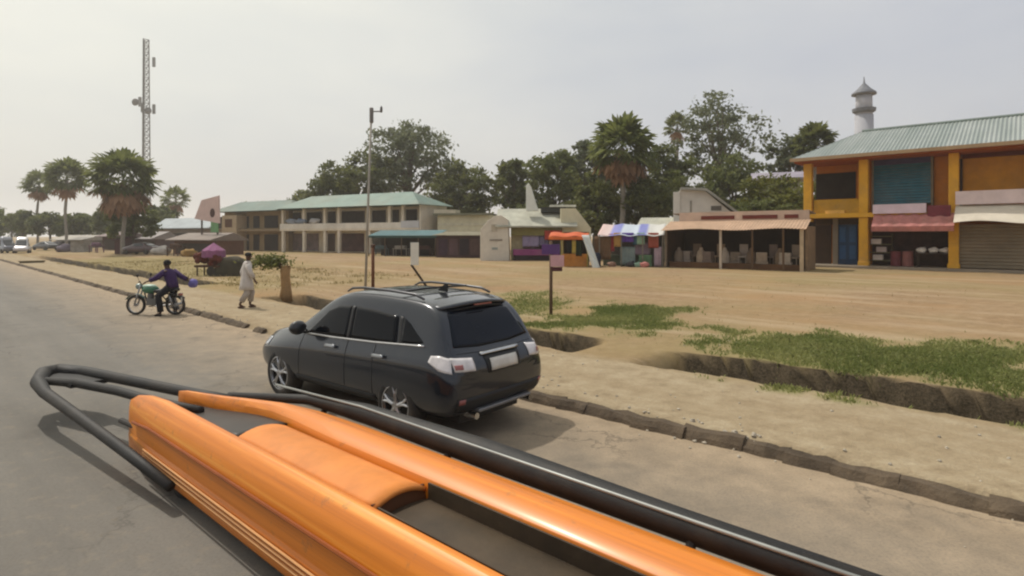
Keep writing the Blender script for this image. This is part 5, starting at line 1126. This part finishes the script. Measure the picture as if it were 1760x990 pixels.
MB().grid(lambda a_, b_: OV(3.06 + .02 * b_, 2.15 + .42 * a_, .66 + .1 * b_), 6, 2).build('seat_edge', M('#5a3418', .8), ov, solid=.02, fix=False)
BT = M((.012, .011, .010), .62, 0, .35, 4, .15, 0, .12)
MB().tube([OV(5.7, 1.86, .22), OV(6.6, 1.80, .29), OV(8.0, 1.70, .38), OV(9.3, 1.60, .46), OV(9.85, 1.62, .50), OV(10.25, 1.75, .52), OV(10.35, 1.95, .52), OV(9.9, 2.15, .53), OV(9.0, 2.30, .57), OV(8.0, 2.42, .62), OV(7.0, 2.52, .68), OV(6.2, 2.60, .74)],
          [.045, .055, .06, .07, .09, .11, .10, .085, .07, .065, .06, .05], 12).build('front_bumper_bar', BT, ov, True)
MB().tube([OV(9.9, 1.68, .50), OV(9.2, 1.92, .54), OV(8.2, 2.10, .58), OV(7.2, 2.20, .62), OV(6.2, 2.30, .70)], [.05, .06, .055, .05, .04], 10).build('front_stay', BT, ov, True)
MB().grid(lambda a_, b_: OV(10.2 - 1.0 * a_, 1.72 + .40 * b_ + .12 * a_, .49 + .02 * a_), 6, 4).build('bumper_plate', BT, ov, solid=.05, fix=False)
MB().tube([OV(6.3, 1.99, .50), OV(6.9, 2.0, .42), OV(7.6, 1.98, .38)], .03, 8).build('nose_stay', BT, ov, True)
MB().tube([OV(6.3, 2.62, .76), OV(5.4, 3.04, .80), OV(4.6, 3.14, .80), OV(3.0, 3.16, .80), OV(1.5, 3.15, .79), OV(-1, 3.14, .79)], [.04, .05, .09, .11, .09, .07], 10).build('side_rail', BT, ov, True)
MB().tube([OV(6.0, 2.98, .86), OV(4.6, 3.09, .875), OV(1.0, 3.09, .86), OV(-1, 3.09, .86)], .012, 6).build('rail_trim', M('#8f918c', .4, .3), ov, True)
for u_ in (5.2, 3.4, 1.4): MB().tube([OV(u_, 3.0, .6), OV(u_, 3.12, .78)], .03, 8).build('rail_bracket', BT, ov)
for u_ in (5.9, .1):
    for v_ in (2.06, 2.9):
        t_ = MB().lathe([(.12, -.07), (.25, -.07), (.27, -.03), (.27, .03), (.25, .07), (.12, .07)], 24, OV(u_, v_, .27), 'y').build('wheel', RUBBER, ov, True)
        MB().lathe([(.13, -.05), (.05, -.06), (.05, .06), (.13, .05)], 16, OV(u_, v_, .27), 'y').build('rim', STEEL, t_, True)
# ------------------------------------------------------------------ people
def skin_chain(name, V, E_, R_, mat, parent=None, root=0, sub=2):
    me = bpy.data.meshes.new(name); me.from_pydata(V, E_, []); me.update()
    o = bpy.data.objects.new(name, me); C.objects.link(o)
    k = o.modifiers.new('skin', 'SKIN'); k.use_smooth_shade = True
    if not me.skin_vertices: me.attributes.new('skin', 'FLOAT_VECTOR', 'POINT')
    bm = bmesh.new(); bm.from_mesh(me); ly = bm.verts.layers.skin.verify(); bm.verts.ensure_lookup_table()
    for i, v in enumerate(bm.verts):
        r = R_[i]; v[ly].radius = r if isinstance(r, tuple) else (r, r); v[ly].use_root = (i == root)
    bm.to_mesh(me); bm.free()
    k = o.modifiers.new('sub', 'SUBSURF'); k.levels = sub; k.render_levels = sub
    bpy.context.view_layer.update(); bake(o); o.data.materials.clear(); o.data.materials.append(mat)
    o.data.polygons.foreach_set('use_smooth', [True] * len(o.data.polygons))
    if parent: o.parent = parent
    return o
SKIN = M('#4a2e20', .6, 0, .12, 4)
def hand_pts(V, E_, R_, wrist, dirv, side, s=1.0):
    dirv = Vector(dirv).normalized(); side = Vector(side).normalized(); w0 = Vector(V[wrist])
    palm = len(V); V.append(tuple(w0 + dirv * .07 * s)); R_.append((.034 * s, .016 * s)); E_.append((wrist, palm))
    for k, (o_, L) in enumerate(((-.033, .075), (-.011, .088), (.011, .083), (.031, .066))):
        a = len(V); V.append(tuple(w0 + dirv * (.095) * s + side * o_ * s)); R_.append(.0095 * s); E_.append((palm, a))
        V.append(tuple(w0 + dirv * (.095 + L * .55) * s + side * o_ * s)); R_.append(.0085 * s); E_.append((a, a + 1))
        cr = dirv.cross(side); V.append(tuple(w0 + dirv * (.095 + L * .85) * s + side * o_ * s + cr * .022 * s)); R_.append(.007 * s); E_.append((a + 1, a + 2))
    a = len(V); V.append(tuple(w0 + dirv * .055 * s - side * .042 * s)); R_.append(.012 * s); E_.append((palm, a)); V.append(tuple(w0 + dirv * .095 * s - side * .060 * s)); R_.append(.009 * s); E_.append((a, a + 1))
def person_body(parent, J, mat=SKIN):
    """J: joints pelvis, chest, neck, head, top and (hip,knee,ankle,toe)x2, (shoulder,elbow,wrist)x2"""
    V = [J['pelvis'], J['waist'], J['chest'], J['neck'], J['chin'], J['head'], J['top']]; E_ = [(0, 1), (1, 2), (2, 3), (3, 4), (4, 5), (5, 6)]
    R_ = [(.15, .115), (.135, .105), (.165, .115), (.058, .058), (.068, .078), (.086, .098), (.060, .070)]
    for s in ('l', 'r'):
        i = len(V); V += [J['hip' + s], J['knee' + s], J['ankle' + s], J['toe' + s]]; R_ += [.092, .058, .040, (.044, .026)]; E_ += [(0, i), (i, i + 1), (i + 1, i + 2), (i + 2, i + 3)]
        i = len(V); V += [J['sh' + s], J['el' + s], J['wr' + s]]; R_ += [.056, .040, .028]; E_ += [(2, i), (i, i + 1), (i + 1, i + 2)]
        d_ = Vector(J['wr' + s]) - Vector(J['el' + s]); hand_pts(V, E_, R_, i + 2, d_, J.get('side' + s, (1, 0, 0)))
    b_ = skin_chain('body', V, E_, R_, mat, parent)
    h, top = Vector(J['head']), Vector(J['top']); f_ = Vector(J.get('face', (0, 1, 0))).normalized(); sd_ = f_.cross(Vector((0, 0, 1))).normalized()
    mb = MB(); mb.blob(tuple(h + f_ * .098 + Vector((0, 0, -.02))), .018, 1, .1, 8, (1, 1, 1.3)); mb.build('nose', mat, parent, True)
    for s in (1, -1):
        MB().blob(tuple(h + f_ * .090 + sd_ * s * .034 + Vector((0, 0, .012))), .011, 2, 0, 8).build('eye', M((.5, .48, .45), .3), parent, True)
        MB().blob(tuple(h + sd_ * s * .092 + Vector((0, 0, -.01))), .026, 2, .1, 8, (.5, .6, 1.2)).build('ear', mat, parent, True)
    MB().blob(tuple(h + f_ * .090 + Vector((0, 0, -.062))), .018, 3, .1, 8, (1.3, .6, .4)).build('mouth', M('#5a2a24', .6), parent, True)
    return b_
def tube_cloth(name, segs, mat, parent, n=18, wr=.02, seed=0):
    """segs: (centre, rx, ry) rings from top to bottom"""
    vs = []
    for i, (c, rx, ry) in enumerate(segs):
        for k in range(n):
            a = k * 2 * math.pi / n; q = 1 + wr * 5 * noise.noise((math.cos(a) * 2 + seed, math.sin(a) * 2, i * .5)) * (i / len(segs))
            vs.append((c[0] + rx * q * math.cos(a), c[1] + ry * q * math.sin(a), c[2]))
    mb = MB(); mb.add(vs, [(i * n + k, i * n + (k + 1) % n, (i + 1) * n + (k + 1) % n, (i + 1) * n + k) for i in range(len(segs) - 1) for k in range(n)])
    return mb.build(name, mat, parent, True, solid=.008, fix=False)
def sleeve(name, pts, rad, mat, parent):
    o = MB().tube(pts, rad, 12, False).build(name, mat, parent, True, solid=.006, fix=False); return o
# walker in white: local +y is the way he faces
x, y, z = at(424, 529); pw = thing('person', 'person in a long white tunic and dark cap walking by the ditch', 'person', (x, y, z), math.radians(-60))
J = dict(pelvis=(0, 0, .95), waist=(0, .0, 1.10), chest=(0, .02, 1.34), neck=(0, .03, 1.52), chin=(0, .05, 1.58), head=(0, .055, 1.66), top=(0, .04, 1.75), face=(0, 1, -.05),
         hipl=(-.10, 0, .90), kneel=(-.10, .16, .50), anklel=(-.10, .10, .09), toel=(-.11, .25, .03), hipr=(.10, 0, .90), kneer=(.10, .0, .49), ankler=(.10, -.22, .12), toer=(.11, -.10, .03),
         shl=(-.20, .01, 1.42), ell=(-.26, -.10, 1.14), wrl=(-.24, -.08, .90), shr=(.20, .01, 1.42), elr=(.26, .08, 1.14), wrr=(.25, .20, .92), sidel=(0, 1, 0), sider=(0, 1, 0))
person_body(pw, J)
WHT = M('#c4bcb4', .9, 0, .12, 5, .1, 0, .15)
tube_cloth('tunic', [((0, .025, 1.505), .07, .07), ((0, .02, 1.47), .155, .10), ((0, .02, 1.40), .215, .135), ((0, .01, 1.25), .20, .145), ((0, 0, 1.08), .185, .14), ((0, 0, .92), .21, .17), ((0, .0, .74), .225, .20), ((0, .0, .58), .24, .225)], WHT, pw, 20, .02, 1)
for s in ('l', 'r'):
    sleeve('sleeve', [Vector(J['sh' + s]), Vector(J['el' + s]), Vector(J['el' + s]).lerp(Vector(J['wr' + s]), .75)], [.085, .075, .07], WHT, pw)
    sleeve('trouser_leg', [Vector(J['hip' + s]) - Vector((0, 0, .05)), Vector(J['knee' + s]), Vector(J['knee' + s]).lerp(Vector(J['ankle' + s]), .75)], [.11, .095, .085], M('#a89f96', .9, 0, .12, 5), pw)
    MB().blob(tuple((Vector(J['ankle' + s]) + Vector(J['toe' + s])) / 2 + Vector((0, 0, -.035))), .10, 3, .1, 12, (.5, 1.25, .4)).build('shoe', M('#4f3524', .7), pw, True)
MB().lathe([(.098, 0), (.102, .04), (.095, .085), (.06, .11), (.01, .118)], 18, (0, .045, 1.665)).build('cap', M('#1d1a1c', .85), pw, True)
# motorcycle and rider: local +x is forward
x, y, z = at(268, 541); MR = math.radians(178)
mc = thing('motorcycle', 'small green motorcycle standing at the road edge under a rider', 'motorcycle', (x, y, .0), MR)
for wx, nm in ((.63, 'front'), (-.62, 'rear')):
    t_ = MB().lathe([(.235, -.03), (.27, -.045), (.30, -.03), (.305, 0), (.30, .03), (.27, .045), (.235, .03)], 28, (wx, 0, .305), 'y', True).build('wheel', RUBBER, mc, True)
    mb = MB().lathe([(.232, -.025), (.24, -.025), (.24, .025), (.232, .025)], 28, (wx, 0, .305), 'y', True); mb.lathe([(.04, -.06), (.05, 0), (.04, .06)], 12, (wx, 0, .305), 'y')
    for k in range(12): a = k * math.pi / 6; mb.tube([(wx, .0, .305), (wx + .235 * math.cos(a), 0, .305 + .235 * math.sin(a))], .004, 4)
    mb.build('rim', STEEL, t_, fix=False)
    MB().grid(lambda a_, b_: (wx + .34 * math.cos(.5 + 2.0 * a_), -.06 + .12 * b_, .305 + .34 * math.sin(.5 + 2.0 * a_)), 14, 2).build('mudguard', M('#58716a', .4, .1) if wx > 0 else BLACK, mc, True, solid=.006, fix=False)
fr = MB(); fr.tube([(.40, 0, .82), (.28, 0, .40), (-.10, 0, .28), (-.35, 0, .42), (-.62, 0, .305)], .022, 8); fr.tube([(.40, 0, .82), (-.10, 0, .66), (-.62, .1, .66)], .022, 8); fr.tube([(-.35, 0, .42), (-.15, 0, .66)], .02, 8); fr.build('frame', BLACK, mc, True)
for s in (.085, -.085): MB().tube([(.63, s, .305), (.44, s, .90)], [.025, .022], 8).build('fork', STEEL, mc, True); MB().tube([(-.60, s * 1.4, .31), (-.48, s * 1.4, .64)], .028, 8).build('shock_absorber', STEEL, mc, True)
MB().tube([(.30, -.36, 1.03), (.36, -.2, 1.05), (.43, -.06, .95), (.43, .06, .95), (.36, .2, 1.05), (.30, .36, 1.03)], .015, 8).build('handlebar', BLACK, mc, True)
for s in (1, -1): MB().tube([(.36, .24 * s, 1.05), (.37, .30 * s, 1.20)], .006, 5).build('mirror_stem', BLACK, mc); MB().lathe([(.01, 0), (.05, .005), (.05, .015), (.01, .02)], 12, (.36, .31 * s, 1.23), 'x').build('mirror', BLACK, mc)
MB().lathe([(.04, -.10), (.085, -.02), (.09, .06), (.08, .075), (.02, .08)], 16, (.52, 0, .88), 'x').build('headlight', M('#8d9a94', .2, .2), mc, True)
MB().blob((.17, 0, .79), .24, 4, .05, 16, (1.15, .62, .58)).build('tank', M('#2c6b4c', .25, .1, .2, 3, 0, .8), mc, True)
MB().blob((.20, 0, .885), .17, 5, .05, 14, (1.3, .7, .35)).build('tank_cover', M('#a9c4b2', .4, 0, .15, 3), mc, True)
MB().grid(lambda a_, b_: (.0 - .68 * a_, -.13 + .26 * b_, .755 + .05 * a_ - .035 * (2 * b_ - 1) ** 2), 10, 6).build('seat', BLACK, mc, True, solid=.08, fix=False)
mb = MB().box(-.12, .24, -.11, .11, .30, .50); mb.lathe([(.09, 0), (.10, .03), (.09, .06), (.10, .09), (.09, .12), (.085, .17)], 14, (.16, 0, .49)); mb.build('engine', M('#6c6a66', .5, .4), mc, bevel=.015)
MB().tube([(.24, -.08, .50), (.32, -.12, .34), (.1, -.16, .24), (-.3, -.17, .27), (-.75, -.18, .34)], [.022, .022, .025, .04, .045], 10).build('exhaust', CHROME, mc, True)
MB().box(-.82, -.74, -.06, .06, .60, .68).build('taillight', LENSR, mc, bevel=.01); MB().box(-.86, -.84, -.09, .09, .42, .56).build('number_plate', M('#c9c5b8', .6), mc)
for s in (1, -1): MB().tube([(.02, .1 * s, .29), (.02, .30 * s, .29)], .016, 8).build('footrest', RUBBER, mc)
pr_ = thing('person', 'person in a purple top and dark trousers astride the green motorcycle', 'person', (x + .22, y, .0), MR - math.pi / 2)   # local +y forward
J = dict(pelvis=(0, -.30, .90), waist=(0, -.27, 1.05), chest=(0, -.19, 1.27), neck=(0, -.15, 1.44), chin=(0, -.12, 1.50), head=(0, -.11, 1.58), top=(0, -.125, 1.67), face=(.3, 1, -.12),
         hipl=(-.11, -.27, .86), kneel=(-.27, -.02, .60), anklel=(-.32, -.14, .09), toel=(-.33, .02, .03), hipr=(.11, -.30, .86), kneer=(.28, -.12, .50), ankler=(.34, -.22, .09), toer=(.36, -.06, .03),
         shl=(-.20, -.19, 1.35), ell=(-.30, .05, 1.14), wrl=(-.31, .24, 1.07), shr=(.20, -.19, 1.35), elr=(.28, -.42, 1.16), wrr=(.27, -.64, 1.05), sidel=(1, 0, 0), sider=(1, 0, 0))
person_body(pr_, J)
PUR = M('#38214f', .85, 0, .2, 5, .1); DKT = M('#15131a', .9, 0, .2, 5, .1)
tube_cloth('shirt', [((0, -.15, 1.43), .075, .075), ((0, -.17, 1.395), .165, .11), ((0, -.185, 1.33), .225, .15), ((0, -.23, 1.16), .20, .155), ((0, -.28, 1.0), .185, .15), ((0, -.30, .86), .20, .175)], PUR, pr_, 20, .02, 5)
for s in ('l', 'r'):
    sleeve('sleeve', [Vector(J['sh' + s]), Vector(J['el' + s]), Vector(J['el' + s]).lerp(Vector(J['wr' + s]), .8)], [.09, .075, .065], PUR, pr_)
    sleeve('trouser_leg', [Vector(J['hip' + s]), Vector(J['knee' + s]), Vector(J['knee' + s]).lerp(Vector(J['ankle' + s]), .92)], [.12, .10, .085], DKT, pr_)
    MB().blob(tuple((Vector(J['ankle' + s]) + Vector(J['toe' + s])) / 2 + Vector((0, 0, -.03))), .10, 3, .1, 12, (.5, 1.25, .42)).build('shoe', M('#2a211c', .7), pr_, True)
MB().blob((0, -.135, 1.615), .112, 6, .06, 14, (.92, 1.0, .82)).build('hair', M((.012, .010, .010), .9, 0, .3, 30, .5), pr_, True)
o = MB().blob((0, 0, 0), .15, 9, .4, 12, (1.0, .7, .9)).build('bag', M('#6a63a0', .8, 0, .3, 5), smooth=True); tag(o, 'pale lilac bag held out behind by the rider in purple', 'bag')
o.location = pr_.matrix_basis @ Vector((.27, -.80, .96)); o.rotation_euler.z = MR
# ------------------------------------------------------------------ small parked cars far to the left
def small_car(label, px, py, yaw, paint, tall=0.0):
    x, y, z = at(px, py); t = thing('parked_car', label, 'car', (x, y, z), yaw, 'cars parked far along the road')
    S = [(-2.1, .45, .60, .70, .6, .66, .75, .6, .82, .84), (-1.95, .28, .74, .80, .6, .76, .84, .66, .92, .94), (-1.2, .24, .78, .83, .62, .79, .9, .64, 1.0, 1.03), (-.75, .22, .79, .83, .62, .79, .9, .56, 1.36, 1.40), (.2, .22, .79, .83, .62, .79, .88, .56, 1.40, 1.45), (.9, .22, .79, .83, .6, .78, .86, .62, 1.02, 1.05), (1.7, .24, .76, .8, .58, .74, .8, .62, .86, .89), (2.05, .36, .6, .66, .55, .58, .68, .5, .74, .76)]
    S = [tuple(list(q[:8]) + [q[8] + max(0, q[8] - .9) * tall, q[9] + max(0, q[9] - .9) * tall]) for q in S]
    b_ = loft_half(S, ring).build('body', M(paint, .3, .2, .15, 2, 0, .6, .2), t, True); k = b_.modifiers.new('s', 'SUBSURF'); k.levels = 2; k.render_levels = 2
    bpy.context.view_layer.update(); bake(b_); q_ = bvh_of(b_)
    for s in ('+y', '-y'): drape(q_, [(-.85, .96), (.72, .93)], [(-.62, 1.30 + .35 * tall), (.35, 1.30 + .35 * tall)], s, 'window', GLASS, t, .008, .004, 8, 4)
    drape(q_, [(-.6, .99), (.6, .99)], [(-.5, 1.3 + .35 * tall), (.5, 1.3 + .35 * tall)], '-x', 'rear_window', GLASS, t, .008, .004, 6, 4); drape(q_, [(-.6, .98), (.6, .98)], [(-.5, 1.3 + .35 * tall), (.5, 1.3 + .35 * tall)], '+x', 'windscreen', GLASS, t, .008, .004, 6, 4)
    for wx in (-1.3, 1.3):
        for wy in (.74, -.74):
            t_ = MB().lathe([(.18, -.1), (.29, -.1), (.31, 0), (.29, .1), (.18, .1)], 20, (wx, wy, .31), 'y').build('wheel', RUBBER, t, True); MB().lathe([(.17, -.09), (.05, -.1), (.05, .1), (.17, .09)], 14, (wx, wy, .31), 'y').build('rim', STEEL, t_)
    return t
small_car('tall grey blue van parked at the far left edge of the roadside', 8, 435, YAW + .2, '#6b6f78', 1.6)
small_car('tall white van parked next to the grey blue one at far left', 38, 435, YAW + 2.9, '#d6d2d2', 1.5)
small_car('dark grey car parked right of the white one at far left', 78, 430, YAW + .4, '#44464c')
small_car('dark maroon car parked before the mauve far stall', 243, 437, math.radians(170), '#3f2226')
# ------------------------------------------------------------------ hazy air
m = bpy.data.materials.new('hazy_air'); m.use_nodes = True; nt = m.node_tree; nt.nodes.clear()
vo = nd(nt, 'ShaderNodeVolumePrincipled'); vo.inputs['Color'].default_value = (.98, .975, .955, 1); vo.inputs['Density'].default_value = HAZE; vo.inputs['Anisotropy'].default_value = .45
ou = nd(nt, 'ShaderNodeOutputMaterial'); nt.links.new(vo.outputs[0], ou.inputs['Volume'])
hz = MB().box(-2400, 2400, -2400, 2400, -3.0, 66).build('haze', m); tag(hz, 'thin dusty haze hanging over the whole place', 'haze', kind='stuff')
#@@PART5
